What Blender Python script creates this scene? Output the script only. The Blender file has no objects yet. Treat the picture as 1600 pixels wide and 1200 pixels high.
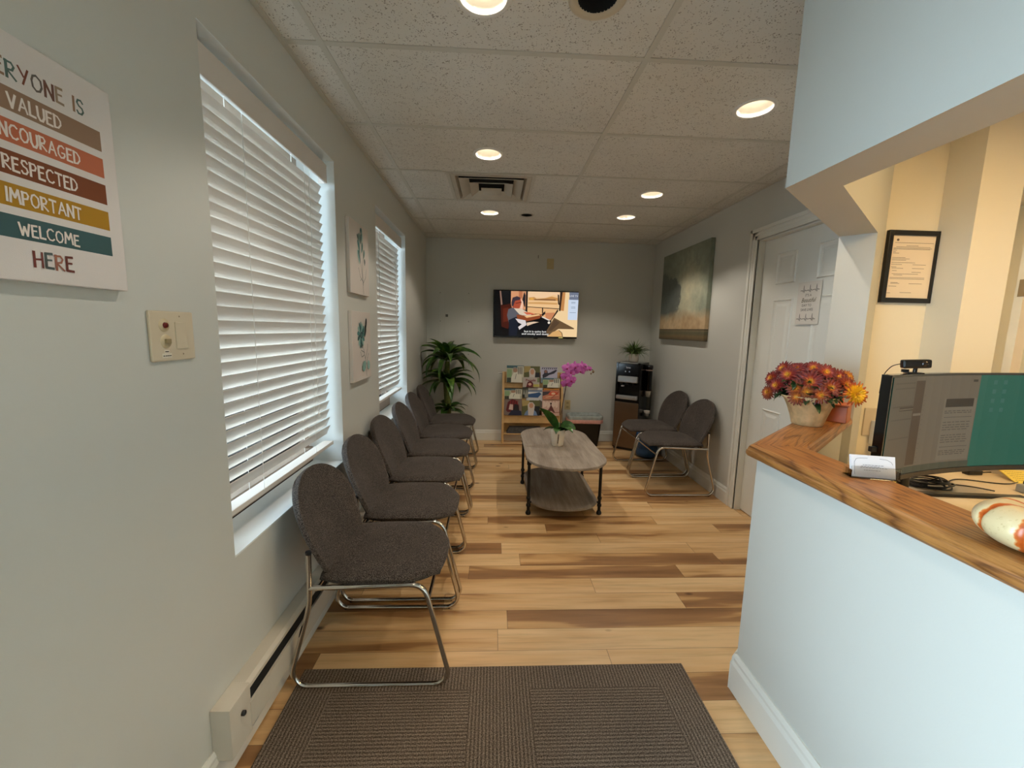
import bpy, bmesh, math, random
from mathutils import Vector, Matrix, noise
PI = math.pi
rnd = random.Random(7)
C = bpy.context.scene.collection
OFF = {}
H = 2.407          # ceiling height
XL, XR, YB = -0.803, 1.91, 4.97

# ------------------------------------------------------------------ materials
MATS = {}
def srgb(c):
    return tuple(((v/12.92) if v <= 0.04045 else ((v+0.055)/1.055)**2.4) for v in c)
def col(r, g, b):
    return srgb((r/255., g/255., b/255.)) + (1.,)
def newmat(name):
    m = bpy.data.materials.new(name); m.use_nodes = True
    nt = m.node_tree; b = nt.nodes['Principled BSDF']
    return m, nt, b
def N(nt, t, **kw):
    n = nt.nodes.new(t)
    for k, v in kw.items():
        if k.startswith('i_'):
            k2 = k[2:]
            n.inputs[int(k2) if k2.isdigit() else k2.replace('_', ' ')].default_value = v
        else: setattr(n, k, v)
    return n
def L(nt, a, b): nt.links.new(a, b)
def ramp(nt, fac, stops, interp='LINEAR'):
    r = N(nt, 'ShaderNodeValToRGB'); cr = r.color_ramp; cr.interpolation = interp
    while len(cr.elements) < len(stops): cr.elements.new(0.5)
    for e, (p, c) in zip(cr.elements, stops):
        e.position = p; e.color = c if len(c) == 4 else tuple(c)+(1,)
    L(nt, fac, r.inputs[0]); return r
def mth(nt, op, a, b=None, c=None):
    n = N(nt, 'ShaderNodeMath', operation=op)
    for i, v in enumerate((a, b, c)):
        if v is None: continue
        if isinstance(v, (int, float)): n.inputs[i].default_value = v
        else: L(nt, v, n.inputs[i])
    return n.outputs[0]
def mixc(nt, f, a, b, mode='MIX'):
    n = N(nt, 'ShaderNodeMix', data_type='RGBA', blend_type=mode)
    for i, v in ((0, f), (6, a), (7, b)):
        if isinstance(v, (int, float)): n.inputs[i].default_value = v
        elif isinstance(v, tuple): n.inputs[i].default_value = v
        else: L(nt, v, n.inputs[i])
    return n.outputs[2]
def objco(nt):
    return N(nt, 'ShaderNodeTexCoord').outputs['Object']
def vmul(nt, v, s):
    n = N(nt, 'ShaderNodeVectorMath', operation='MULTIPLY'); L(nt, v, n.inputs[0]); n.inputs[1].default_value = s
    return n.outputs[0]
def bump(nt, b, h, strength=.2, dist=.002):
    n = N(nt, 'ShaderNodeBump'); n.inputs['Strength'].default_value = strength; n.inputs['Distance'].default_value = dist
    L(nt, h, n.inputs['Height']); L(nt, n.outputs[0], b.inputs['Normal'])
def pm(name, c, rough=.5, metal=0., var=.04, scale=6., bmp=0., bscale=200., coat=0., sub=0., trans=0., emit=None, estr=1., spec=.5):
    """a procedural principled material: base colour broken up a little by noise"""
    if name in MATS: return MATS[name]
    m, nt, b = newmat(name)
    co = objco(nt)
    nz = N(nt, 'ShaderNodeTexNoise', i_Scale=scale, i_Detail=4.); L(nt, co, nz.inputs['Vector'])
    lo = tuple(max(0, v*(1-var)) for v in c[:3]); hi = tuple(min(1, v*(1+var)) for v in c[:3])
    r = ramp(nt, nz.outputs[0], [(.3, lo), (.7, hi)])
    L(nt, r.outputs[0], b.inputs['Base Color'])
    b.inputs['Roughness'].default_value = rough; b.inputs['Metallic'].default_value = metal
    b.inputs['Coat Weight'].default_value = coat; b.inputs['Transmission Weight'].default_value = trans
    b.inputs['Specular IOR Level'].default_value = spec
    if sub: b.inputs['Subsurface Weight'].default_value = sub; b.inputs['Subsurface Scale'].default_value = .01
    if bmp:
        n2 = N(nt, 'ShaderNodeTexNoise', i_Scale=bscale, i_Detail=3.); L(nt, co, n2.inputs['Vector'])
        bump(nt, b, n2.outputs[0], bmp)
    if emit:
        b.inputs['Emission Color'].default_value = emit; b.inputs['Emission Strength'].default_value = estr
    MATS[name] = m; return m
def flat(r, g, b_, rough=.6):
    return pm('ink_%d_%d_%d_%d' % (r, g, b_, int(rough*100)), col(r, g, b_), rough, var=.02)
def glow(r, g, b_, s=1.):
    k = 'screen_%d_%d_%d_%d' % (r, g, b_, int(s*100))
    if k in MATS: return MATS[k]
    m, nt, b = newmat(k)
    b.inputs['Base Color'].default_value = (.01, .01, .01, 1); b.inputs['Roughness'].default_value = .3; b.inputs['Specular IOR Level'].default_value = .15
    b.inputs['Emission Color'].default_value = col(r, g, b_); b.inputs['Emission Strength'].default_value = s
    MATS[k] = m; return m

WALL = pm('wall_paint', col(199, 199, 191), .55, var=.015, scale=1.2, bmp=.06, bscale=260)
WHITE = pm('white_trim_paint', col(222, 222, 214), .35, var=.01)
REVEAL = pm('window_reveal_paint', col(226, 230, 228), .45, var=.01)
CREAM = pm('cream_plastic', col(206, 192, 166), .35, var=.02)
CHROME = pm('chrome_tube', col(205, 200, 192), .12, 1., var=.03, scale=20)
BLACKM = pm('black_metal', col(24, 23, 22), .4, .3, var=.1)
BLACKP = pm('black_plastic', col(14, 14, 15), .3, var=.1)
BLACKG = pm('black_gloss', col(6, 6, 7), .12, var=.1)
SILVER = pm('silver_plastic', col(168, 168, 166), .3, .7)
WHITEP = pm('white_plastic', col(228, 226, 220), .4, var=.01)
DARKVOID = pm('dark_void', col(8, 8, 8), .9, var=.1)

def mat_fabric():
    m, nt, b = newmat('charcoal_tweed'); co = objco(nt)
    n1 = N(nt, 'ShaderNodeTexNoise', i_Scale=300., i_Detail=3.); L(nt, co, n1.inputs['Vector'])
    n2 = N(nt, 'ShaderNodeTexNoise', i_Scale=9., i_Detail=3.); L(nt, co, n2.inputs['Vector'])
    r = ramp(nt, n1.outputs[0], [(.36, col(34, 30, 27)), (.5, col(66, 59, 54)), (.66, col(106, 97, 90))])
    r2 = ramp(nt, n2.outputs[0], [(.3, (.85, .85, .85)), (.7, (1.08, 1.06, 1.04))])
    L(nt, mixc(nt, 1., r.outputs[0], r2.outputs[0], 'MULTIPLY'), b.inputs['Base Color'])
    b.inputs['Roughness'].default_value = .95; b.inputs['Specular IOR Level'].default_value = .2
    b.inputs['Sheen Weight'].default_value = .05
    bump(nt, b, n1.outputs[0], .5, .001); return m
FABRIC = mat_fabric()

def mat_floor():
    m, nt, b = newmat('hickory_plank_floor'); co = objco(nt)
    sp = N(nt, 'ShaderNodeSeparateXYZ'); L(nt, co, sp.inputs[0])
    W, Ln = .128, 1.22
    yy = mth(nt, 'DIVIDE', mth(nt, 'ADD', sp.outputs[1], 4.0+.036), W)
    row = mth(nt, 'FLOOR', yy); fy = mth(nt, 'FRACT', yy)
    wn = N(nt, 'ShaderNodeTexWhiteNoise', noise_dimensions='1D'); L(nt, row, wn.inputs['W'])
    xx = mth(nt, 'ADD', mth(nt, 'DIVIDE', sp.outputs[0], Ln), mth(nt, 'MULTIPLY', wn.outputs[0], 7.3))
    cl = mth(nt, 'FLOOR', xx); fx = mth(nt, 'FRACT', xx)
    idv = N(nt, 'ShaderNodeCombineXYZ'); L(nt, row, idv.inputs[0]); L(nt, cl, idv.inputs[1])
    pid = N(nt, 'ShaderNodeTexWhiteNoise', noise_dimensions='2D'); L(nt, idv.outputs[0], pid.inputs['Vector'])
    # plank coordinates shifted per plank
    sh = vmul(nt, pid.outputs['Color'], (23., 17., 9.))
    ad = N(nt, 'ShaderNodeVectorMath', operation='ADD'); L(nt, co, ad.inputs[0]); L(nt, sh, ad.inputs[1])
    # heartwood patches, long along x, clipped by each plank
    hw = N(nt, 'ShaderNodeTexNoise', i_Scale=1., i_Detail=3., i_Distortion=.4); L(nt, vmul(nt, ad.outputs[0], (1.0, 9., 1.)), hw.inputs['Vector'])
    gr = N(nt, 'ShaderNodeTexNoise', i_Scale=1., i_Detail=6., i_Roughness=.65); L(nt, vmul(nt, ad.outputs[0], (2.2, 46., 1.)), gr.inputs['Vector'])
    hv = mth(nt, 'ADD', hw.outputs[0], mth(nt, 'MULTIPLY', mth(nt, 'SUBTRACT', pid.outputs[0], .5), .34))
    base = ramp(nt, hv, [(.30, col(222, 188, 140)), (.50, col(208, 168, 118)), (.59, col(192, 150, 98)), (.635, col(158, 116, 74)), (.80, col(132, 94, 58))])
    g2 = ramp(nt, gr.outputs[0], [(.32, (.80, .78, .74)), (.5, (1, 1, 1)), (.75, (1.06, 1.05, 1.02))])
    c1 = mixc(nt, 1., base.outputs[0], g2.outputs[0], 'MULTIPLY')
    # knots
    vo = N(nt, 'ShaderNodeTexVoronoi', i_Scale=1., i_Randomness=1.); L(nt, vmul(nt, ad.outputs[0], (2.6, 5.2, 1.)), vo.inputs['Vector'])
    kn = ramp(nt, vo.outputs['Distance'], [(.0, col(70, 40, 20)), (.035, col(96, 56, 26)), (.085, (1, 1, 1, 1))])
    c2 = mixc(nt, .85, c1, kn.outputs[0], 'MULTIPLY')
    gy = mth(nt, 'LESS_THAN', mth(nt, 'MINIMUM', fy, mth(nt, 'SUBTRACT', 1., fy)), .010)
    gx = mth(nt, 'LESS_THAN', mth(nt, 'MINIMUM', fx, mth(nt, 'SUBTRACT', 1., fx)), .0012)
    gp = mth(nt, 'MAXIMUM', gx, gy)
    c3 = mixc(nt, mth(nt, 'MULTIPLY', gp, .55), c2, col(70, 44, 24))
    L(nt, c3, b.inputs['Base Color'])
    rr = ramp(nt, gr.outputs[0], [(.3, (.34,)*3), (.7, (.46,)*3)]); L(nt, rr.outputs[0], b.inputs['Roughness'])
    b.inputs['Specular IOR Level'].default_value = .4
    bump(nt, b, mth(nt, 'SUBTRACT', gr.outputs[0], gp), .15, .001); return m

def mat_ceiling():
    m, nt, b = newmat('acoustic_ceiling_tile'); co = objco(nt)
    vo = N(nt, 'ShaderNodeTexVoronoi', i_Scale=135., i_Randomness=1.)
    n0 = N(nt, 'ShaderNodeTexNoise', i_Scale=40.); L(nt, co, n0.inputs['Vector'])
    mx = N(nt, 'ShaderNodeMix', data_type='VECTOR'); mx.inputs[0].default_value = .02; L(nt, co, mx.inputs[4]); L(nt, n0.outputs['Color'], mx.inputs[5])
    L(nt, mx.outputs[1], vo.inputs['Vector'])
    n1 = N(nt, 'ShaderNodeTexNoise', i_Scale=60., i_Detail=2.); L(nt, co, n1.inputs['Vector'])
    size = ramp(nt, n1.outputs[0], [(.38, (0.08,)*3), (.66, (.40,)*3)])
    pin = mth(nt, 'LESS_THAN', vo.outputs['Distance'], size.outputs[0])
    n2 = N(nt, 'ShaderNodeTexNoise', i_Scale=2.5, i_Detail=3.); L(nt, co, n2.inputs['Vector'])
    bs = ramp(nt, n2.outputs[0], [(.3, col(214, 211, 203)), (.7, col(224, 221, 213))])
    c = mixc(nt, mth(nt, 'MULTIPLY', pin, .62), bs.outputs[0], col(104, 92, 76))
    L(nt, c, b.inputs['Base Color']); b.inputs['Roughness'].default_value = .95; b.inputs['Specular IOR Level'].default_value = .1
    bump(nt, b, mth(nt, 'SUBTRACT', 1., pin), .4, .002); return m

def mat_oak(name, ang, org=(0, 0)):
    """stained oak, grain running along direction ang (radians from +Y towards +X)"""
    m, nt, b = newmat(name); co = objco(nt)
    mp = N(nt, 'ShaderNodeMapping', vector_type='POINT'); L(nt, co, mp.inputs['Vector'])
    mp.inputs['Location'].default_value = (org[0], org[1], 0); mp.inputs['Rotation'].default_value = (0, 0, ang)
    v = mp.outputs[0]
    n1 = N(nt, 'ShaderNodeTexNoise', i_Scale=1., i_Detail=1.5, i_Roughness=.4); L(nt, vmul(nt, v, (15., 1.1, 1.)), n1.inputs['Vector'])
    rings = mth(nt, 'FRACT', mth(nt, 'MULTIPLY', n1.outputs[0], 13.))
    rr = ramp(nt, rings, [(0., col(132, 84, 40)), (.10, col(160, 108, 54)), (.55, col(170, 118, 62)), (.84, col(154, 102, 52)), (.96, col(112, 70, 32)), (1., col(124, 78, 36))])
    n2 = N(nt, 'ShaderNodeTexNoise', i_Scale=1., i_Detail=5., i_Roughness=.7); L(nt, vmul(nt, v, (330., 7., 60.)), n2.inputs['Vector'])
    fg = ramp(nt, n2.outputs[0], [(.40, (.60, .55, .48)), (.54, (1, 1, 1)), (.7, (1.08, 1.06, 1.02))])
    c = mixc(nt, 1., rr.outputs[0], fg.outputs[0], 'MULTIPLY')
    L(nt, c, b.inputs['Base Color']); b.inputs['Roughness'].default_value = .38; b.inputs['Coat Weight'].default_value = .1
    b.inputs['Coat Roughness'].default_value = .2
    bump(nt, b, n2.outputs[0], .12, .0006); return m

def mat_greywood():
    m, nt, b = newmat('grey_washed_wood'); co = objco(nt)
    n1 = N(nt, 'ShaderNodeTexNoise', i_Scale=1., i_Detail=6., i_Roughness=.6); L(nt, vmul(nt, co, (18., 2.2, 8.)), n1.inputs['Vector'])
    n2 = N(nt, 'ShaderNodeTexNoise', i_Scale=1., i_Detail=4., i_Roughness=.7); L(nt, vmul(nt, co, (120., 6., 60.)), n2.inputs['Vector'])
    r = ramp(nt, n1.outputs[0], [(.3, col(112, 100, 88)), (.5, col(142, 131, 119)), (.7, col(164, 153, 140))])
    r2 = ramp(nt, n2.outputs[0], [(.35, (.82, .8, .78)), (.55, (1, 1, 1))])
    L(nt, mixc(nt, 1., r.outputs[0], r2.outputs[0], 'MULTIPLY'), b.inputs['Base Color'])
    b.inputs['Roughness'].default_value = .5; return m
GREYWOOD = mat_greywood()

def mat_rug():
    m, nt, b = newmat('brown_ribbed_mat'); co = objco(nt)
    sp = N(nt, 'ShaderNodeSeparateXYZ'); L(nt, co, sp.inputs[0])
    x, y = sp.outputs[0], sp.outputs[1]
    # border panels carry ribs along the edge, the field carries ribs across
    side = mth(nt, 'MAXIMUM', mth(nt, 'MAXIMUM', mth(nt, 'LESS_THAN', x, -.62), mth(nt, 'GREATER_THAN', x, .63)), mth(nt, 'GREATER_THAN', y, .90))
    midb = mth(nt, 'LESS_THAN', mth(nt, 'ABSOLUTE', mth(nt, 'SUBTRACT', x, .01)), .115)
    vert = mth(nt, 'MAXIMUM', side, midb)
    ribs_y = mth(nt, 'SINE', mth(nt, 'MULTIPLY', y, 2*PI/.0125))
    ribs_x = mth(nt, 'SINE', mth(nt, 'MULTIPLY', x, 2*PI/.0125))
    mixr = N(nt, 'ShaderNodeMix'); L(nt, vert, mixr.inputs[0]); L(nt, ribs_y, mixr.inputs[2]); L(nt, ribs_x, mixr.inputs[3])
    n1 = N(nt, 'ShaderNodeTexNoise', i_Scale=260., i_Detail=2.); L(nt, co, n1.inputs['Vector'])
    n3 = N(nt, 'ShaderNodeTexNoise', i_Scale=5., i_Detail=2.); L(nt, co, n3.inputs['Vector'])
    hgt = mth(nt, 'ADD', mth(nt, 'MULTIPLY', mixr.outputs[0], .10), n1.outputs[0])
    r = ramp(nt, hgt, [(.30, col(64, 56, 48)), (.5, col(106, 93, 81)), (.72, col(150, 136, 121))])
    r3 = ramp(nt, n3.outputs[0], [(.3, (.9, .9, .9)), (.7, (1.05, 1.05, 1.05))])
    L(nt, mixc(nt, 1., r.outputs[0], r3.outputs[0], 'MULTIPLY'), b.inputs['Base Color'])
    b.inputs['Roughness'].default_value = 1.; b.inputs['Specular IOR Level'].default_value = .1
    bump(nt, b, hgt, .8, .004); return m

def mat_glass():
    m, nt, b = newmat('window_glass')
    nt.nodes.remove(b); out = nt.nodes['Material Output']
    tr = N(nt, 'ShaderNodeBsdfTransparent', i_Color=(.96, .98, .98, 1)); gl = N(nt, 'ShaderNodeBsdfGlossy', i_Roughness=.02)
    fr = N(nt, 'ShaderNodeFresnel', i_IOR=1.45); mx = N(nt, 'ShaderNodeMixShader')
    L(nt, fr.outputs[0], mx.inputs[0]); L(nt, tr.outputs[0], mx.inputs[1]); L(nt, gl.outputs[0], mx.inputs[2]); L(nt, mx.outputs[0], out.inputs[0])
    return m
GLASS = mat_glass()

# ------------------------------------------------------------------ mesh builder
class MB:
    def __init__(s): s.v = []; s.f = []; s.m = []; s.sm = []; s.cur = 0
    def add(s, verts, faces, smooth=False):
        o = len(s.v); s.v += [tuple(v) for v in verts]
        for f in faces: s.f.append(tuple(o+i for i in f)); s.m.append(s.cur); s.sm.append(smooth)
    def box(s, x0, x1, y0, y1, z0, z1, M=None, ch=0.):
        if x0 > x1: x0, x1 = x1, x0
        if y0 > y1: y0, y1 = y1, y0
        if z0 > z1: z0, z1 = z1, z0
        if ch > 0:
            bm = bmesh.new(); bmesh.ops.create_cube(bm, size=1.)
            for v in bm.verts: v.co = Vector(((x0+x1)/2+v.co.x*(x1-x0), (y0+y1)/2+v.co.y*(y1-y0), (z0+z1)/2+v.co.z*(z1-z0)))
            bmesh.ops.bevel(bm, geom=bm.edges[:], offset=ch, segments=2, affect='EDGES', profile=.6)
            s.bm(bm, M); return
        vs = [(x0,y0,z0),(x1,y0,z0),(x1,y1,z0),(x0,y1,z0),(x0,y0,z1),(x1,y0,z1),(x1,y1,z1),(x0,y1,z1)]
        if M: vs = [M @ Vector(v) for v in vs]
        s.add(vs, [(0,3,2,1),(4,5,6,7),(0,1,5,4),(1,2,6,5),(2,3,7,6),(3,0,4,7)])
    def bm(s, bm, M=None, smooth=False):
        bm.verts.ensure_lookup_table(); bm.verts.index_update()
        vs = [(M @ v.co) if M else v.co.copy() for v in bm.verts]
        s.add(vs, [tuple(v.index for v in f.verts) for f in bm.faces], smooth); bm.free()
    def prism(s, poly, z0, z1, M=None):
        a = sum(poly[i][0]*poly[(i+1) % len(poly)][1]-poly[(i+1) % len(poly)][0]*poly[i][1] for i in range(len(poly)))
        if a < 0: poly = poly[::-1]
        n = len(poly)
        vs = [Vector((x, y, z0)) for x, y in poly]+[Vector((x, y, z1)) for x, y in poly]
        if M: vs = [M @ v for v in vs]
        s.add(vs, [tuple(range(n-1, -1, -1)), tuple(range(n, 2*n))]+[(i, (i+1) % n, n+(i+1) % n, n+i) for i in range(n)])
    def tube(s, pts, r, seg=10, caps=True, M=None, smooth=True):
        pts = [Vector(p) for p in pts]; n = len(pts)
        rs = r if isinstance(r, (list, tuple)) else [r]*n
        t0 = (pts[1]-pts[0]).normalized(); up = Vector((0, 0, 1)) if abs(t0.z) < .9 else Vector((1, 0, 0))
        u = t0.cross(up).normalized(); vs = []
        for i, p in enumerate(pts):
            if i == 0: t = t0
            elif i == n-1: t = (pts[-1]-pts[-2]).normalized()
            else: t = ((pts[i]-pts[i-1]).normalized()+(pts[i+1]-pts[i]).normalized()).normalized()
            u = (u-t*u.dot(t)).normalized(); w = t.cross(u)
            for k in range(seg):
                a = 2*PI*k/seg; vs.append(p+(u*math.cos(a)+w*math.sin(a))*rs[i])
        fs = [(i*seg+k, i*seg+(k+1) % seg, (i+1)*seg+(k+1) % seg, (i+1)*seg+k) for i in range(n-1) for k in range(seg)]
        if M: vs = [M @ v for v in vs]
        s.add(vs, fs, smooth)
        if caps:
            s.add(vs[:seg], [tuple(range(seg-1, -1, -1))]); s.add(vs[-seg:], [tuple(range(seg))])
    def lathe(s, prof, c=(0, 0, 0), seg=32, M=None, smooth=True, jit=None):
        vs = []; n = len(prof)
        for i, (r, z) in enumerate(prof):
            for k in range(seg):
                a = 2*PI*k/seg; rr = r*(jit(a, z) if jit else 1)
                vs.append(Vector((c[0]+rr*math.cos(a), c[1]+rr*math.sin(a), c[2]+z)))
        if M: vs = [M @ v for v in vs]
        fs = [(i*seg+k, i*seg+(k+1) % seg, (i+1)*seg+(k+1) % seg, (i+1)*seg+k) for i in range(n-1) for k in range(seg)]
        s.add(vs, fs, smooth)
    def build(s, name, mats, parent=None, **props):
        off = OFF.get(parent.name, Vector((0, 0, 0))) if parent else Vector(props.pop('origin', (0, 0, 0)))
        me = bpy.data.meshes.new(name)
        me.from_pydata([tuple(Vector(v)-off) for v in s.v], [], s.f)
        if not isinstance(mats, (list, tuple)): mats = [mats]
        for m in mats: me.materials.append(m)
        me.polygons.foreach_set('material_index', s.m); me.polygons.foreach_set('use_smooth', s.sm); me.update()
        o = bpy.data.objects.new(name, me); C.objects.link(o)
        if parent: o.parent = parent
        else: o.location = off
        OFF[o.name] = off.copy()
        for k, v in props.items(): o[k] = v
        return o
def thing(name, label, cat, loc=(0, 0, 0), group=None):
    o = bpy.data.objects.new(name, None); C.objects.link(o); o.location = loc; o.empty_display_size = .1
    OFF[o.name] = Vector(loc); o['label'] = label; o['category'] = cat
    if group: o['group'] = group
    return o
def tag(o, label, cat, group=None):
    o['label'] = label; o['category'] = cat
    if group: o['group'] = group
    return o
def structure(mb, name, mat, parent=None):
    o = mb.build(name, mat, parent)
    if parent is None: o['kind'] = 'structure'
    return o
def copy_tree(o, parent=None):
    c = o.copy(); C.objects.link(c); c.parent = parent
    OFF[c.name] = OFF.get(o.name, Vector((0, 0, 0))).copy()
    for ch in list(o.children): copy_tree(ch, c)
    return c
def bx(name, mat, parent, *a, **kw):
    m = MB(); m.box(*a, **kw); return m.build(name, mat, parent)
def arc(cx, cz, r, a0, a1, n=6):
    return [(cx+r*math.cos(math.radians(a0+(a1-a0)*i/n)), cz+r*math.sin(math.radians(a0+(a1-a0)*i/n))) for i in range(n+1)]
def fillet(pts, r, n=5):
    """round the corners of a 3-D polyline"""
    P = [Vector(p) for p in pts]; out = [P[0]]
    for i in range(1, len(P)-1):
        a = (P[i-1]-P[i]); b = (P[i+1]-P[i]); rr = min(r if not isinstance(r, (list, tuple)) else r[i], a.length*.49, b.length*.49)
        p0 = P[i]+a.normalized()*rr; p1 = P[i]+b.normalized()*rr
        for k in range(n+1):
            t = k/n; out.append(p0*(1-t)**2+P[i]*2*t*(1-t)+p1*t*t)
    out.append(P[-1]); return out

# layered flat artwork: each layer lies a hair in front of the last
class Art:
    def __init__(s, O, U, V, step=.00018):
        s.O, s.U, s.V = Vector(O), Vector(U), Vector(V); s.Nn = s.U.cross(s.V).normalized(); s.mb = MB(); s.mats = []; s.k = 1; s.step = step
    def m(s, mat):
        if mat not in s.mats: s.mats.append(mat)
        s.mb.cur = s.mats.index(mat)
    def P(s, u, v): return s.O+s.U*u+s.V*v+s.Nn*s.step*s.k
    def poly(s, pts, mat, up=True):
        s.m(mat)
        a = sum(pts[i][0]*pts[(i+1) % len(pts)][1]-pts[(i+1) % len(pts)][0]*pts[i][1] for i in range(len(pts)))
        if a < 0: pts = pts[::-1]
        s.mb.add([s.P(*p) for p in pts], [tuple(range(len(pts)))])
        if up: s.k += 1
    def rect(s, a, b, c, d, mat, up=True): s.poly([(a, b), (c, b), (c, d), (a, d)], mat, up)
    def ell(s, cx, cy, rx, ry, mat, n=18, rot=0, up=True):
        q = []
        for i in range(n):
            a = 2*PI*i/n; x, y = rx*math.cos(a), ry*math.sin(a)
            q.append((cx+x*math.cos(rot)-y*math.sin(rot), cy+x*math.sin(rot)+y*math.cos(rot)))
        s.poly(q, mat, up)
    def line(s, pts, w, mat, up=True):
        s.m(mat)
        for (a, b) in zip(pts[:-1], pts[1:]):
            s.k += .02; a, b = Vector(a), Vector(b); d = b-a
            if d.length < 1e-9: continue
            n = Vector((-d.y, d.x)).normalized()*w/2; e = d.normalized()*w*.35
            s.mb.add([s.P(*(a-e+n*-1)), s.P(*(b+e-n)), s.P(*(b+e+n)), s.P(*(a-e+n))], [(0, 1, 2, 3)])
        if up: s.k += 1
    def build(s, name, parent=None, **kw): return s.mb.build(name, s.mats, parent, **kw)

GL = {
 'A': (.62, [[(0, 0), (.33, 1), (.62, 0)], [(.1, .36), (.54, .36)]]),
 'B': (.5, [[(0, 0), (0, 1), (.35, .95), (.4, .75), (.3, .55), (0, .52)], [(.3, .55), (.5, .35), (.42, .08), (0, 0)]]),
 'C': (.58, [[(.56, .86), (.4, 1), (.18, .95), (.02, .7), (.02, .3), (.18, .04), (.42, 0), (.58, .14)]]),
 'D': (.56, [[(0, 0), (.02, 1)], [(-.06, 1), (.3, .93), (.52, .65), (.52, .35), (.3, .05), (-.04, 0)]]),
 'E': (.44, [[(.42, 1), (.02, .97), (0, .02), (.44, 0)], [(.02, .53), (.36, .56)]]),
 'F': (.44, [[(.42, 1), (.02, .97), (0, 0)], [(.02, .53), (.36, .56)]]),
 'G': (.62, [[(.56, .86), (.4, 1), (.16, .92), (.02, .65), (.03, .25), (.22, 0), (.46, .05), (.58, .25), (.58, .42), (.34, .42)]]),
 'H': (.5, [[(0, 0), (.02, 1)], [(.48, 0), (.5, 1)], [(0, .5), (.5, .54)]]),
 'I': (.04, [[(.0, 0), (.03, 1)]]),
 'L': (.42, [[(.02, 1), (0, .02), (.42, 0)]]),
 'M': (.72, [[(0, 0), (.1, 1), (.36, .4), (.62, 1), (.72, 0)]]),
 'N': (.54, [[(0, 0), (.03, 1), (.5, 0), (.54, 1)]]),
 'O': (.6, [[(.3, 1), (.1, .9), (0, .6), (.04, .2), (.24, 0), (.46, .08), (.6, .38), (.56, .8), (.3, 1)]]),
 'P': (.46, [[(0, 0), (.02, 1)], [(-.05, .96), (.34, .98), (.46, .78), (.36, .52), (.02, .46)]]),
 'R': (.5, [[(0, 0), (.02, 1)], [(-.05, .96), (.32, .98), (.45, .78), (.34, .54), (.02, .48), (.5, 0)]]),
 'S': (.48, [[(.46, .84), (.34, 1), (.12, .97), (.04, .76), (.16, .57), (.38, .46), (.46, .24), (.32, .02), (.08, .02), (0, .18)]]),
 'T': (.52, [[(0, 1), (.52, .97)], [(.26, .98), (.25, 0)]]),
 'U': (.52, [[(0, 1), (.02, .3), (.16, .02), (.36, .02), (.5, .3), (.52, 1)]]),
 'V': (.56, [[(0, 1), (.26, 0), (.56, 1)]]),
 'W': (.8, [[(0, 1), (.2, 0), (.4, .72), (.6, 0), (.8, 1)]]),
 'Y': (.56, [[(0, 1), (.28, .48)], [(.56, 1), (.2, 0)]]),
 "'": (.06, [[(.03, 1), (0, .8)]]), ' ': (.35, []),
}
def hand(art, text, uc, v0, h, w, mats, lw=.13, sp=.2):
    """hand lettering drawn as thick strokes, centred on uc, total width w"""
    tot = sum(GL[c][0] for c in text)+sp*(len(text)-1); kx = w/tot; u = uc-w/2
    for i, c in enumerate(text):
        gw, st = GL[c]; mt = mats[i % len(mats)]; dy = rnd.uniform(-.04, .04)*h
        for j, s_ in enumerate(st):
            k = lw*h*(1.35 if (j == 0 and c in 'BDEHIKLMNPRTUVW') else 1.)
            art.line([(u+x*kx, v0+dy+y*h) for x, y in s_], k, mt, up=False); art.k += .12
        u += (gw+sp)*kx
    art.k += 1
def type_mesh(text, size):
    cu = bpy.data.curves.new('t', 'FONT'); cu.body = text; cu.size = size; cu.align_x = 'CENTER'; cu.resolution_u = 2
    o = bpy.data.objects.new('t', cu); C.objects.link(o); bpy.context.view_layer.update()
    me = bpy.data.meshes.new_from_object(o.evaluated_get(bpy.context.evaluated_depsgraph_get()))
    vs = [v.co.copy() for v in me.vertices]; fs = [tuple(p.vertices) for p in me.polygons]
    bpy.data.objects.remove(o); bpy.data.curves.remove(cu); bpy.data.meshes.remove(me); return vs, fs
def typeset(art, text, uc, v0, size, mat, sx=1., slant=0., bold=0.):
    vs, fs = type_mesh(text, size); art.m(mat)
    for db in ([0] if not bold else [-bold, 0, bold]):
        art.mb.add([art.P(uc+(v.x+v.y*slant)*sx+db, v0+v.y) for v in vs], fs)
    art.k += 1

# ------------------------------------------------------------------ room shell
def wall_with_holes(mb, fixed_lo, fixed_hi, axis, a0, a1, z0, z1, holes):
    """a wall slab along an axis, holes = [(b0,b1,zb,zt)]"""
    def bb(p, q, r, s_):
        if q-p < 1e-5 or s_-r < 1e-5: return
        if axis == 'y': mb.box(fixed_lo, fixed_hi, p, q, r, s_)
        else: mb.box(p, q, fixed_lo, fixed_hi, r, s_)
    cur = a0
    for b0, b1, zb, zt in sorted(holes):
        bb(cur, b0, z0, z1); bb(b0, b1, z0, zb); bb(b0, b1, zt, z1); cur = b1
    bb(cur, a1, z0, z1)

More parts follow.
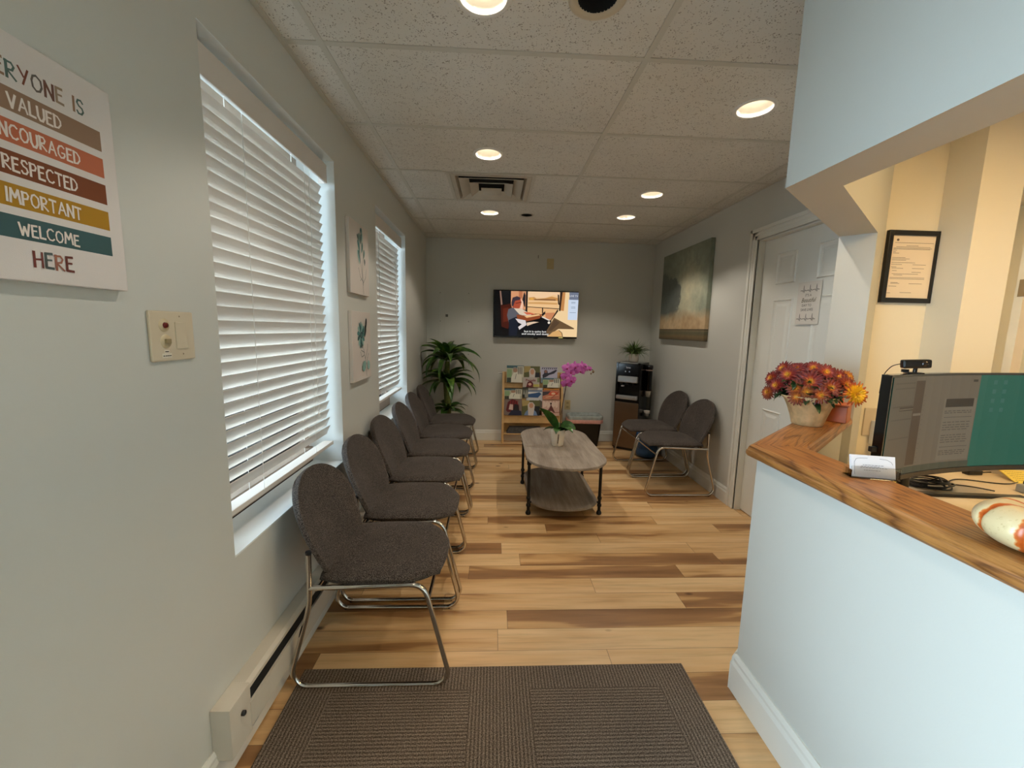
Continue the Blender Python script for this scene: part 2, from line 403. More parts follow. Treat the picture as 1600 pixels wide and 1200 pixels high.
Y0 = -2.4; XE = 4.1
mb = MB(); mb.box(-1.15, XE+.1, Y0-.1, YB+.15, -.08, 0); structure(mb, 'floor', mat_floor())
W1 = (1.243, 2.19, .64, 2.175); W2 = (2.897, 3.83, .64, 2.175)
ADDED_GLAZING = (-2.2, .42, .08, 2.25)  # unseen opening, sized to throw daylight on the counter front
mb = MB(); wall_with_holes(mb, -1.04, XL, 'y', Y0, YB+.1, 0, H+.3, [W1, W2, ADDED_GLAZING]); structure(mb, 'wall_left', WALL)
mb = MB(); mb.box(-1.04, XR+.2, YB, YB+.1, 0, H+.3); structure(mb, 'wall_back', WALL)
mb = MB(); wall_with_holes(mb, XR, XR+.13, 'y', 2.10, YB, 0, H+.3, [(2.19, 3.0, 0, 2.045)]); structure(mb, 'wall_right', WALL)
mb = MB(); wall_with_holes(mb, Y0-.1, Y0, 'x', -1.04, XE+.1, 0, H+.3, []); structure(mb, 'wall_rear', WALL)
# reception wall: half wall under the counter, header above the opening, stub wall at its end
A_ = (.953, 1.387); B_ = (1.115, 1.345); C_ = (1.671, 2.004); D_ = (1.770, 1.903); E_ = (1.91, 2.210); F_ = (1.966, 2.071)
mb = MB()
mb.prism([(.953, Y0), A_, C_, (1.745, 1.925), (1.085, 1.358), (1.085, Y0)], 0, .936)
mb.prism([(.953, Y0), A_, C_, D_, B_, (1.115, Y0)], 1.851, H+.3)
mb.prism([C_, E_, F_, D_], 0, H+.3)
structure(mb, 'wall_reception', WALL)
mb = MB()   # office walls with the bump-out and the doorway beyond
mb.box(1.93, 2.30, 2.071, 2.19, 0, H+.3); mb.box(2.24, 2.452, 1.91, 2.10, 0, H+.3)
mb.box(2.452, 3.30, 1.91, 2.03, 2.12, H+.3); mb.box(3.30, XE, 1.91, 2.03, 0, H+.3)
mb.box(2.30, XE, 3.2, 3.3, 0, H+.3)
mb.box(XE, XE+.1, Y0, 3.3, 0, H+.3)
structure(mb, 'wall_office', pm('office_lit_paint', col(232, 224, 202), .6, var=.015, scale=1.2))  # wall paint made lighter and creamier, standing in for warm office light

# ceiling sheet with the openings for lamps, speakers and the vent
CANS = [(-.05, .22), (-.05, -1.0), (-.05, 1.44), (-.05, 2.62), (-.056, 3.866), (1.19, 2.0), (1.182, 3.232), (1.185, 3.862)]
SPK = [(.282, 3.909, .052, .068), (.31, 1.425, .062, .092)]
VENT = (-.315, .245, 2.955, 3.515)
OCAN = [(1.75, .35), (2.75, 1.15), (3.2, 2.65), (2.6, -1.2)]
def ceiling_mesh():
    bm = bmesh.new()
    def loop(pts):
        vs = [bm.verts.new((x, y, H)) for x, y in pts]
        for i in range(len(vs)): bm.edges.new((vs[i], vs[(i+1) % len(vs)]))
    loop([(-1.04, Y0), (XE, Y0), (XE, YB+.05), (-1.04, YB+.05)])
    for x, y in CANS: loop([(x+.076*math.cos(2*PI*k/32), y+.076*math.sin(2*PI*k/32)) for k in range(32)])
    for x, y, r, _ in SPK: loop([(x+r*math.cos(2*PI*k/32), y+r*math.sin(2*PI*k/32)) for k in range(32)])
    loop([(VENT[0]+.02, VENT[2]+.02), (VENT[1]-.02, VENT[2]+.02), (VENT[1]-.02, VENT[3]-.02), (VENT[0]+.02, VENT[3]-.02)])
    bmesh.ops.triangle_fill(bm, edges=bm.edges[:], use_beauty=True, use_dissolve=False)
    for f in bm.faces:
        if f.normal.z > 0: f.normal_flip()
    m = MB(); m.bm(bm)
    m.box(-1.04, XE, Y0, YB+.05, H+.28, H+.3)
    return m
ceil = structure(ceiling_mesh(), 'ceiling', mat_ceiling())
GRIDM = pm('ceiling_grid_paint', col(200, 197, 186), .5, var=.02)
mb = MB(); t = .012
for x in (-.655, .5665, 1.772): mb.box(x-t, x+t, Y0, YB, H-.004, H-.0005)
ys = [1.699+.6096*k for k in range(-6, 6)]
for y in ys: mb.box(XL, XR, y-t, y+t, H-.0035, H-.0004)
mb.box(XL, XL+.022, Y0, YB, H-.006, H); mb.box(XR-.022, XR, 2.1, YB, H-.006, H); mb.box(XL, XR, YB-.02, YB, H-.006, H)
for x in (VENT[0]-.014, VENT[1]+.014): mb.box(x-t, x+t, 2.918, 3.528, H-.0035, H-.0004)
mb.build('ceiling_grid', GRIDM, ceil)
# thin shadow gaps where tiles have slipped at the left wall
mb = MB()
for y, w in ((1.695, .008), (2.915, .007), (4.13, .006)): mb.box(XL+.022, -.668, y+.012, y+.012+w, H-.0012, H-.0002)
mb.build('tile_gap', DARKVOID, ceil)

# baseboards
BBP = [(0, 0), (.016, 0), (.016, .095), (.011, .108), (.011, .118), (.005, .132), (.0, .132)]
def baseboard(name, p0, p1, nrm, parent=None, h=1.):
    p0, p1, nrm = Vector(p0), Vector(p1), Vector(nrm); m = MB(); n = len(BBP); vs = []
    for p in (p0, p1):
        for d, z in BBP: vs.append(Vector((p.x+nrm.x*d, p.y+nrm.y*d, z*h)))
    m.add(vs, [(i, (i+1) % n, n+(i+1) % n, n+i) for i in range(n)]+[tuple(range(n-1, -1, -1)), tuple(range(n, 2*n))])
    bm = bmesh.new(); me = bpy.data.meshes.new('x'); me.from_pydata([tuple(v) for v in m.v], [], m.f); bm.from_mesh(me)
    bmesh.ops.recalc_face_normals(bm, faces=bm.faces[:]); m2 = MB(); m2.bm(bm); bpy.data.meshes.remove(me)
    return structure(m2, name, WHITE, parent)
baseboard('baseboard_left', (XL, -.2, 0), (XL, YB, 0), (1, 0))
baseboard('baseboard_back', (XL, YB, 0), (XR, YB, 0), (0, -1))
baseboard('baseboard_right', (XR, 3.09, 0), (XR, YB, 0), (-1, 0))
bc = baseboard('baseboard_reception', (.953, Y0, 0), (.953, 1.395, 0), (-1, 0), h=1.15)
d_ = Vector((C_[0]-A_[0], C_[1]-A_[1])).normalized()
baseboard('baseboard_return', (A_[0]-.008, A_[1]-.002, 0), (E_[0]-.005, E_[1]-.005, 0), (-d_.y, d_.x), h=1.15)

# windows -------------------------------------------------------------------
BROWNF = pm('taupe_window_frame', col(150, 132, 116), .45, var=.05)
def window(name, y0, y1, zb, zt):
    m = MB(); m.box(-.985, XL-.0005, y0, y1, zb+.0002, zb+.006)
    fr = MB()
    X0, X1 = -1.035, -.985
    fr.box(X0, X1, y0, y0+.04, zb, zt); fr.box(X0, X1, y1-.04, y1, zb, zt); fr.box(X0, X1, y0+.04, y1-.04, zt-.04, zt)
    fr.box(X0, X1+.02, y0+.002, y1-.002, zb+.014, zb+.085); fr.box(X0, X1+.004, y0+.04, y1-.04, (zb+zt)/2-.02, (zb+zt)/2+.02)
    w = structure(fr, name, BROWNF)
    m.build('window_sill', REVEAL, w)
    m = MB(); m.box(-.99, -.968, y0+.002, y1-.002, zb+.0065, zb+.0135); m.build('sill_gap', DARKVOID, w)
    g = MB(); g.box(-1.012, -1.008, y0+.04, y1-.04, zb+.055, zt-.04); g.build('pane', GLASS, w)
    return w
mbx = MB()
for (a, b, c, d) in (W1, W2):
    e = .0015
    mbx.box(-.985, XL-.001, a, a+e, c, d); mbx.box(-.985, XL-.001, b-e, b, c, d); mbx.box(-.985, XL-.001, a, b, d-e, d)
structure(mbx, 'trim_1', REVEAL)
window('window_1', *W1); window('window_2', *W2)
# unseen glazed opening behind the viewer, added and widened to daylight the counter
fr = MB(); y0, y1, zb, zt = ADDED_GLAZING
fr.box(-1.0, -.95, y0, y0+.08, 0.08, zt); fr.box(-1.0, -.95, y1-.08, y1, 0.08, zt); fr.box(-1.0, -.95, y0+.08, y1-.08, zt-.09, zt); fr.box(-1.0, -.95, y0+.08, y1-.08, zb, zb+.2)
fr.box(-1.0, -.95, (y0+y1)/2-.06, (y0+y1)/2+.06, zb+.2, zt-.09)
w3 = structure(fr, 'added_glazing', WHITE)
g = MB(); g.box(-.98, -.974, y0+.08, y1-.08, zb+.2, zt-.09); g.build('pane', GLASS, w3)

# blinds ---------------------------------------------------------------------
SLAT = pm('white_slat', col(212, 205, 196), .45, var=.01)
def blind(label, y0, y1, ztop, zbot, cords, wand):
    t = thing('window_blind', label, 'window blind', (-.875, (y0+y1)/2, zbot))
    a = y0+.012; b = y1-.022; xc = -.872
    m = MB(); m.box(-.90, -.842, a, b, ztop-.045, ztop-.004); m.build('headrail', SLAT, t)
    m = MB(); m.box(-.842, -.832, a-.004, b+.004, ztop-.10, ztop-.014, ch=.003)
    m.box(-.875, -.842, b, b+.004, ztop-.10, ztop-.014); m.build('valance', SLAT, t)
    zs = []; z = ztop-.138
    while z > zbot+.045: zs.append(z); z -= .0445
    th = math.radians(67); n = len(zs)
    m = MB()
    for i, z in enumerate(zs):
        tt = th-math.radians(.5*math.sin(i*1.7))
        tilt = .0005*math.sin(i*2.3)
        dx, dz = .025*math.cos(tt), .025*math.sin(tt); nx, nz = math.sin(tt)*.0014, math.cos(tt)*.0014
        # room edge (+x) up, outer edge down; slightly crowned section
        P = [(-dx, -dz), (-dx*.5, -dz*.5+.0012), (0, .0022), (dx*.5, dz*.5+.0012), (dx, dz)]
        vs = []
        for yy in (a, b):
            s_ = tilt if yy == b else -tilt
            for px, pz in P: vs.append((xc+px-nx, yy, z+pz+nz+s_))
            for px, pz in reversed(P): vs.append((xc+px+nx, yy, z+pz-nz+s_))
        k = 10
        m.add(vs, [(j, (j+1) % k, k+(j+1) % k, k+j) for j in range(k)]+[tuple(range(k-1, -1, -1)), tuple(range(k, 2*k))])
    m.build('slats', SLAT, t)
    m = MB(); m.box(xc-.026, xc+.026, a, b, zbot, zbot+.018, ch=.003); m.build('bottom_rail', SLAT, t)
    m = MB()
    for yy in cords:
        for dx in (-.027, .027): m.tube([(xc+dx, yy, ztop-.05), (xc+dx, yy, zbot+.01)], .0011, 5)
    m.build('ladder_cords', WHITEP, t)
    m = MB(); pts = []
    for i in range(60):
        z = ztop-.11-(ztop-.11-wand[1])*i/59; pts.append((xc+.034+.0025*math.sin(i*.9), wand[0]+.003*math.cos(i*.9), z))
    m.tube(pts, .0017, 5); m.lathe([(0, 0), (.005, .002), (.0065, .014), (.003, .034), (0, .036)], (xc+.034, wand[0], wand[1]-.03), 10)
    m.build('pull_cord', WHITEP, t)
    return t
blind('white horizontal slat blind on the near large window beside the welcome canvas', W1[0], W1[1], W1[3]-.012, .745, (1.50, 1.95), (1.98, .95))
blind('white horizontal slat blind on the far narrow-looking window beyond the flower canvases', W2[0], W2[1], W2[3]-.012, .80, (3.12, 3.62), (3.66, 1.0))

# door on the right wall --------------------------------------------------------
def door():
    o = MB(); o.box(1.955, 1.995, 2.205, 2.994, .008, 2.036); d = structure(o, 'door_1', WHITE)
    m = MB(); X = 1.955
    # raised moulding of six panels: two columns
    cols = [(2.843, 2.655), (2.475, 2.285)]
    rows = [(1.925, 1.715), (1.612, .955), (.842, .20)]
    for (ya, yb) in cols:
        ya, yb = max(ya, yb), min(ya, yb)
        for (zt, zb) in rows:
            # recessed look: sloping bead frame and a raised field
            def ring(o0, o1, x0, x1):
                q = []
                for o_, xx in ((o0, x0), (o1, x1)): q += [(xx, ya-o_, zt-o_), (xx, yb+o_, zt-o_), (xx, yb+o_, zb+o_), (xx, ya-o_, zb+o_)]
                m.add(q, [(i, i+4, (i+1) % 4+4, (i+1) % 4) for i in range(4)])
            ring(0, .006, X-.0001, X-.008); ring(.006, .016, X-.008, X-.0015); ring(.016, .03, X-.0015, X-.001); ring(.03, .05, X-.001, X-.006)
            m.add([(X-.006, ya-.05, zt-.05), (X-.006, yb+.05, zt-.05), (X-.006, yb+.05, zb+.05), (X-.006, ya-.05, zb+.05)], [(0, 1, 2, 3)])
    bm = bmesh.new(); me = bpy.data.meshes.new('x'); me.from_pydata([tuple(v) for v in m.v], [], m.f); bm.from_mesh(me); bmesh.ops.recalc_face_normals(bm, faces=bm.faces[:])
    for f in bm.faces:
        if f.normal.x > 0: f.normal_flip()
    m2 = MB(); m2.bm(bm); m2.build('door_panels', WHITE, d); bpy.data.meshes.remove(me)
    # casing with stepped profile
    c = MB()
    for (a, b, th) in ((0, .09, .012), (.0, .03, .020), (.062, .09, .018)):
        pass
    def casing(c, y_in, sgn, z1):
        for (a, b, th) in ((.004, .085, .012), (.060, .085, .020), (.004, .018, .016), (.032, .052, .015)):
            c.box(XR-th, XR, y_in+sgn*a, y_in+sgn*b, 0, z1+a+ (0), ch=.003)
    for (a, b, th) in ((.004, .085, .012), (.060, .085, .020), (.004, .018, .016), (.032, .052, .015)):
        c.box(XR-th, XR, 3.0+a, 3.0+b, 0, 2.045+b, ch=.003)
        c.box(XR-th, XR, 2.19-.0, 3.0+b, 2.045+a, 2.045+b, ch=.003)
    # jamb and stop
    c.box(XR, XR+.13, 2.995, 3.0, 0, 2.045); c.box(XR, XR+.13, 2.19, 3.0, 2.038, 2.045); c.box(XR+.088, XR+.1, 2.975, 2.995, 0, 2.04)
    structure(c, 'trim_2', WHITE)
door()
# sign on the door
t_ = MB(); t_.box(1.9452, 1.9462, 2.414, 2.606, 1.44, 1.702)
art = Art((1.9452, 2.606, 1.44), (0, -.192, 0), (0, 0, .262))
PAPER = pm('sheet_paper', col(214, 208, 198), .6, var=.01); INK = flat(40, 34, 32)
art.rect(0, 0, 1, 1, PAPER)
for v0, u0 in ((.80, .12), (.13, .06)):
    pts = []
    for k in range(3):
        u = u0+.27*k
        pts += [(u, v0), (u+.09, v0+.005), (u+.115, v0-.035), (u+.135, v0+.12), (u+.155, v0-.05), (u+.18, v0+.02), (u+.22, v0-.01)]
    pts.append((u0+.80, v0)); art.line(pts, .012, INK)
typeset(art, "IT'S A", .48, .655, .085, INK, 1.3)
typeset(art, "Beautiful", .5, .52, .15, flat(96, 84, 52), 1.15, slant=.35)
typeset(art, "DAY TO", .45, .42, .085, INK, 1.3)
typeset(art, "SAVE LIVES", .48, .315, .085, INK, 1.3)
s_ = thing('door_sign', 'white paper sign with heartbeat lines and lettering taped on the white panel door', 'sign', (1.9452, 2.51, 1.44))
t_.build('sheet', PAPER, s_); art.build('print', s_)

# ------------------------------------------------------------------ ceiling fittings
LAMP = glow(255, 240, 214, 5.)
BAFF = pm('white_baffle', col(236, 230, 216), .35, var=.01)
def can_light(x, y, label, group=None, energy=20, colr=(1, .90, .78), spot=True):
    t = thing('recessed_ceiling_light', label, 'ceiling light', (x, y, H), group)
    m = MB(); m.lathe([(.074, .004), (.076, -.004), (.086, -.006), (.092, -.003), (.092, .0005)], (x, y, H), 36); m.build('trim_ring', WHITEP, t)
    m = MB(); prof = [(.0755, -.003)]
    for i in range(6): prof += [(.0745-.002*i, .006+.010*i), (.0720-.002*i, .009+.010*i)]
    prof += [(.058, .070)]
    m.lathe([(r, z) for r, z in prof], (x, y, H), 36); m.build('baffle', BAFF, t)
    m = MB(); m.lathe([(.058, .070), (.046, .066), (.03, .064), (.0001, .063)], (x, y, H), 28); m.build('lamp', LAMP, t)
    ld = bpy.data.lights.new('ceiling_lamp', 'SPOT'); ld.energy = energy; ld.color = colr; ld.shadow_soft_size = .022
    ld.spot_size = math.radians(112); ld.spot_blend = .35
    lo = bpy.data.objects.new('ceiling_lamp', ld); C.objects.link(lo); lo.parent = t; lo.location = (0, 0, .046)
    return t
E0 = 21
LBL = ['round ceiling downlight above the camera', 'round ceiling downlight at the rear of the entrance area', 'round ceiling downlight nearest the camera, cut by the top of the photo', 'round ceiling downlight just before the square air vent',
       'round ceiling downlight left of the small black ceiling speaker', 'round ceiling downlight nearest the reception header, largest on the right side',
       'round ceiling downlight, middle of the three on the right side of the ceiling', 'round ceiling downlight farthest back on the right side of the ceiling']
for (x, y), lb in zip(CANS, LBL): can_light(x, y, lb, 'recessed ceiling downlights', E0 if y > 1 else 5)
def troffer(x, y, hx, hy, label, e):
    t = thing('ceiling_light_panel', label, 'ceiling light', (x, y, H))
    m = MB()
    for a_ in (-1, 1): m.box(x+a_*hx-.02, x+a_*hx+.02, y-hy-.02, y+hy+.02, H-.03, H-.0005); m.box(x-hx, x+hx, y+a_*hy-.02, y+a_*hy+.02, H-.03, H-.0005)
    m.build('frame', WHITEP, t); m = MB(); m.box(x-hx+.02, x+hx-.02, y-hy+.02, y+hy-.02, H-.022, H-.016); m.build('diffuser', glow(255, 214, 150, e), t)
troffer(2.15, .55, .30, .60, 'rectangular ceiling light panel above the reception desk', 16.)
troffer(3.2, 2.6, .25, .25, 'square ceiling light panel in the passage beyond the office', 9.)
for i, (x, y, r, R_) in enumerate(SPK):
    t = thing('ceiling_speaker', ['small black round ceiling speaker beside the farthest left downlight', 'larger black round ceiling speaker with cream ring at the top edge of the photo'][i], 'speaker', (x, y, H))
    m = MB(); m.lathe([(r, .003), (r, -.003), (R_-.006, -.005), (R_, -.002), (R_, .0005)], (x, y, H), 36); m.build('trim_ring', CREAM if i else GRIDM, t)
    m = MB(); m.lathe([(r, .0), (r*.98, .035), (r*.6, .04), (.0001, .03)], (x, y, H), 32); m.build('grille', DARKVOID, t)
# four-way air diffuser
cx, cy = (VENT[0]+VENT[1])/2, (VENT[2]+VENT[3])/2
t = thing('air_vent', 'square four-way ceiling air vent with stepped louvres', 'air vent', (cx, cy, H))
VM = pm('vent_metal', col(192, 184, 168), .45, var=.05, scale=10)
def sqring(m, a, za, b, zb, th=.0015):
    q = [(-1, -1), (1, -1), (1, 1), (-1, 1)]
    for dz in (0, th):
        m.add([(cx+x*a, cy+y*a, H+za+dz) for x, y in q]+[(cx+x*b, cy+y*b, H+zb+dz) for x, y in q], [(i, (i+1) % 4, 4+(i+1) % 4, 4+i) for i in range(4)])
m = MB(); sqring(m, .280, -.003, .250, -.004); sqring(m, .25, -.004, .232, .02); m.build('frame', VM, t)
for k, (a, b, z) in enumerate(((.226, .160, -.010), (.154, .095, -.015), )):
    m = MB(); sqring(m, a, z, b, z+.028); sqring(m, a+.001, z+.002, a, z); m.build('louvre', VM, t)
m = MB(); m.box(cx-.075, cx+.075, cy-.075, cy+.075, H-.022, H-.019); m.build('centre_plate', VM, t)
m = MB(); m.box(cx-.262, cx+.262, cy-.262, cy+.262, H+.06, H+.065)
for q in (-1, 1): m.box(cx-.262, cx+.262, cy+q*.262-.002, cy+q*.262+.002, H+.001, H+.065); m.box(cx+q*.262-.002, cx+q*.262+.002, cy-.262, cy+.262, H+.001, H+.065)
m.build('duct', DARKVOID, t)

# ------------------------------------------------------------------ chairs
def make_chair(label, group):
    t = thing('stacking_chair', label, 'chair', (0, 0, 0), group)
    w = .222; r = .0095
    # side sled frames: one continuous bent tube each
    for s_ in (-1, 1):
        y = s_*w
        path = [(-.210, y, .548), (-.215, y, .345), (-.295, y, .060), (-.262, y, r), (.262, y, r), (.298, y, .050), (.205, y, .425), (-.212, y, .412)]
        pts = fillet(path, [0, .05, .05, .04, .05, .05, .055, 0], 6)
        m = MB(); m.tube(pts, r, 12); m.build('side_frame', CHROME, t)
        m = MB(); m.tube([(-.210, y, .545), (-.210, y, .556)], r*1.15, 12); m.build('end_cap', BLACKP, t)
    m = MB(); m.tube([(.222, -w, .365), (.222, w, .365)], .007, 10); m.build('crossbar', CHROME, t)
    m = MB(); m.tube([(-.19, -w, .405), (-.19, w, .405)], .007, 10); m.build('crossbar', CHROME, t)
    for s_ in (-1, 1):
        for x in (-.235, .235):
            m = MB(); m.tube([(x-.018, s_*w, r*.8), (x+.018, s_*w, r*.8)], r*.92, 10); m.build('floor_glide', BLACKP, t)
    # upholstered seat: rounded slab, waterfall front
    n, mm = 22, 22; top = []; 
    def outline(v):   # half-width along depth v: 0 back .. 1 front
        a = .232-.03*max(0, (.25-v)/.25)**1.5
        if v > .62: a *= (1-((v-.62)/.38)**2.6*.42)
        return a
    bm = bmesh.new(); rows = []
    x0, x1 = -.185, .272
    for i in range(n+1):
        v = i/n; row = []; hw = outline(v)
        for j in range(mm+1):
            u = -1+2*j/mm
            xx = x0+(x1-x0)*v - (.018*(abs(u)**3) if v > .8 else 0)
            z = .462+.006*math.sin(PI*v)-.012*abs(u)**4-.022*max(0, (v-.72)/.28)**2
            z -= .010*max(0, 1-(1-abs(u))*14)+.010*max(0, (v-.93)/.07)+.008*max(0, (.05-v)/.05)
            row.append(bm.verts.new((xx, u*hw, z)))
        rows.append(row)
    low = []
    for i in range(n+1):
        v = i/n; row = []; hw = outline(v)*.97
        for j in range(mm+1):
            u = -1+2*j/mm; xx = x0+(x1-x0)*v - (.018*(abs(u)**3) if v > .8 else 0)
            if v > .9: xx -= .012*(v-.9)/.1
            row.append(bm.verts.new((xx, u*hw, .422-.004*math.sin(PI*v)+.006*abs(u)**6-.012*max(0, (v-.72)/.28)**2)))
        low.append(row)
    for i in range(n):
        for j in range(mm):
            bm.faces.new((rows[i][j], rows[i+1][j], rows[i+1][j+1], rows[i][j+1])); bm.faces.new((low[i][j], low[i][j+1], low[i+1][j+1], low[i+1][j]))
    for i in range(n):
        bm.faces.new((rows[i][0], low[i][0], low[i+1][0], rows[i+1][0])); bm.faces.new((rows[i][mm], rows[i+1][mm], low[i+1][mm], low[i][mm]))
    for j in range(mm):
        bm.faces.new((rows[0][j], rows[0][j+1], low[0][j+1], low[0][j])); bm.faces.new((rows[n][j], low[n][j], low[n][j+1], rows[n][j+1]))
    bmesh.ops.recalc_face_normals(bm, faces=bm.faces[:])
    m = MB(); m.bm(bm, smooth=True); so = m.build('seat', FABRIC, t)
    b = so.modifiers.new('soft', 'BEVEL'); b.width = .006; b.segments = 2; b.limit_method = 'ANGLE'; b.angle_limit = math.radians(50)
    # backrest: reclined oval shell, narrow at the foot, padded front and thin plastic rear
    def back_pt(s, q, th):      # s: -1..1 across, q: 0..1 height
        z = .418+.378*q
        if q < .52: hw = .172+.056*math.sin(min(1, q/.52)*PI/2)
        else: hw = .228*math.sqrt(max(0, 1-((q-.52)/.48)**2.25))
        y = s*hw
        x = -.168-.118*q-.018*math.sin(PI*q)*0 + .030*(s*hw/.228)**2 + .010*math.cos(q*PI*1.1)
        edge = max(abs(s)**8, q**14, (1-q)**20)
        return Vector((x-th*(1-edge*.55), y, z-.25*th))
    bm = bmesh.new(); F = []; B = []
    qs = [i/20. for i in range(17)]+[.84, .88, .92, .955, .98, .995, 1.]
    for q in qs:
        F.append([bm.verts.new(back_pt(-1+2*j/20., q, -.004*(1-abs(-1+2*j/20.)**6))) for j in range(21)])
        B.append([bm.verts.new(back_pt(-1+2*j/20., q, .036)) for j in range(21)])
    K = len(qs)-1
    for i in range(K):
        for j in range(20):
            bm.faces.new((F[i][j], F[i][j+1], F[i+1][j+1], F[i+1][j])); bm.faces.new((B[i][j], B[i+1][j], B[i+1][j+1], B[i][j+1]))
        bm.faces.new((F[i][0], F[i+1][0], B[i+1][0], B[i][0])); bm.faces.new((F[i][20], B[i][20], B[i+1][20], F[i+1][20]))
    for j in range(20):
        bm.faces.new((F[0][j], B[0][j], B[0][j+1], F[0][j+1])); bm.faces.new((F[K][j], F[K][j+1], B[K][j+1], B[K][j]))
    bmesh.ops.remove_doubles(bm, verts=bm.verts[:], dist=.0008)
    bmesh.ops.recalc_face_normals(bm, faces=bm.faces[:])
    m = MB(); m.bm(bm, smooth=True); bo = m.build('backrest', FABRIC, t)
    b = bo.modifiers.new('soft', 'BEVEL'); b.width = .007; b.segments = 2; b.limit_method = 'ANGLE'; b.angle_limit = math.radians(50)
    return t
ORD = ['nearest the camera, partly on the brown mat', 'second from the camera', 'third from the camera, below the flower canvases',
       'fourth from the camera', 'fifth from the camera', 'farthest, beside the leafy corner plant']
proto = make_chair('', 'grey chairs lined up along the window wall')
for i in range(6):
    c = proto if i == 0 else copy_tree(proto)
    c.location = (-.452+(0, .004, -.003, .006, 0, .004)[i], 1.648+.5*i, 0); c.rotation_euler = (0, 0, math.radians((0, .6, -.5, .8, -.4, .5)[i]))
    c['label'] = 'charcoal sled-base chair in the window row, '+ORD[i]
for i, (y, a) in enumerate(((3.468, 180), (3.965, 181))):
    c = copy_tree(proto); c.location = (1.585, y, 0); c.rotation_euler = (0, 0, math.radians(a)); c['group'] = 'grey chairs against the right wall'
    c['label'] = ['charcoal fabric chair against the right wall, nearer the white door', 'charcoal fabric chair against the right wall, beside the water cooler'][i]

# ------------------------------------------------------------------ floor mat
m = MB(); m.box(-.735, .80, -.55, 1.507, .0005, .008, ch=.003); o = m.build('floor_mat', mat_rug(), None, origin=(.0325, .5, 0)); tag(o, 'large brown ribbed floor mat on the wood floor in front of the camera', 'floor mat')

# ------------------------------------------------------------------ baseboard heater
t = thing('baseboard_heater', 'long white electric baseboard heater low on the window wall behind the chairs', 'heater', (XL, 2.6, .1))
HE = pm('heater_enamel', col(206, 198, 182), .4, var=.04, scale=8)
hy0, hy1 = 1.08, 4.3
m = MB()
m.prism([(XL+.0005, .105), (XL+.0005, .262), (-.760, .262), (-.748, .252), (-.748, .240), (-.760, .240), (-.760, .246), (XL+.01, .246), (XL+.01, .105)], hy0+.095, hy1, Matrix(((1, 0, 0, 0), (0, 0, 1, 0), (0, 1, 0, 0), (0, 0, 0, 1))))
m.build('body', HE, t)
m = MB(); m.box(-.752, -.744, hy0+.095, hy1,   .112, .196); m.box(-.79, -.746, hy0+.095, hy1, .105, .112); m.build('front_panel', HE, t)
m = MB(); m.box(-.79, -.7525, hy0+.1, hy1, .12, .238); m.build('fin_cavity', DARKVOID, t)
m = MB(); m.box(XL+.0005, -.746, hy0, hy0+.1, .098, .2625, ch=.002); m.build('end_cover', HE, t)
m = MB(); m.lathe([(.008, 0), (.008, .008), (.004, .011), (0, .011)], (0, 0, 0), 12, Matrix.Translation((-.746, hy0+.055, .20)) @ Matrix.Rotation(PI/2, 4, 'Y')); m.build('knob', BLACKP, t)
m = MB(); m.box(-.7462, -.7445, hy0+.10, hy0+.13, .108, .122); m.build('clip', SILVER, t)

# ------------------------------------------------------------------ coffee table
tx, ty = .542, 3.215
t = thing('coffee_table', 'oblong grey wood coffee table with clipped ends, lower shelf and black pipe legs', 'coffee table', (tx, ty, 0))
def oblong(hx, hy, k=.30):
    """stadium-like outline with flattened ends"""
    pts = []; n = 40
    for i in range(n):
        a = 2*PI*i/n; c_, s_ = math.cos(a), math.sin(a); e = .72
        x = math.copysign(abs(c_)**e, c_)*hx; y = math.copysign(abs(s_)**.95, s_)
        yy = y*hy; pts.append((tx+x, ty+yy))
    return pts
def octo(hx, hy, c1, n=14):
    """straight long sides, wide rounded ends"""
    pts = []
    for sx, sy in ((1, 1), (-1, 1), (-1, -1), (1, -1)):
        q = []
        for i in range(n+1):
            a = PI/2*i/n; q.append((tx+sx*hx*math.cos(a)**.86 if i < n else tx+sx*hx*.0, ty+sy*(hy-c1+c1*math.sin(a))))
        pts += q if sx*sy > 0 else q[::-1]
    return pts
def slab(poly, z0, z1, ch=.003):
    bm = bmesh.new(); vs = [bm.verts.new((x, y, z0)) for x, y in poly]; f = bm.faces.new(vs); 
    if f.normal.z > 0: f.normal_flip()
    r = bmesh.ops.extrude_face_region(bm, geom=[f]); 
    for v in [g for g in r['geom'] if isinstance(g, bmesh.types.BMVert)]: v.co.z = z1
    bmesh.ops.recalc_face_normals(bm, faces=bm.faces[:])
    ed = [e for e in bm.edges if abs(e.verts[0].co.z-e.verts[1].co.z) < 1e-6]
    bmesh.ops.bevel(bm, geom=ed, offset=ch, segments=2, affect='EDGES')
    m = MB(); m.bm(bm); return m
top = []
slab(octo(.292, .588, .27), .434, .452).build('tabletop', GREYWOOD, t)
slab(octo(.262, .455, .22), .088, .104).build('lower_shelf', GREYWOOD, t)
for sx in (-1, 1):
    for sy in (-1, 1):
        x, y = tx+sx*.268, ty+sy*.307
        m = MB(); m.tube([(x, y, .0), (x, y, .434)], .0115, 14)
        m.lathe([(.0001, .424), (.026, .424), (.026, .4335), (.0001, .4335)], (x, y, 0), 16)
        m.lathe([(.0165, .385), (.0165, .425)], (x, y, 0), 14); m.lathe([(.012, .383), (.0165, .385)], (x, y, 0), 14)
        for z in (.118, .062): m.lathe([(.0115, z), (.0165, z+.002), (.0165, z+.02), (.0115, z+.022)], (x, y, 0), 14)
        m.tube([(x, y, .096), (x-sx*.04, y, .096)], .008, 10)
        lg = m.build('leg', BLACKM, t)
        m = MB(); m.lathe([(.0001, 0), (.015, 0), (.020, .008), (.020, .016), (.014, .03), (.0115, .032)], (x, y, 0), 14); m.build('foot', BLACKM, lg)

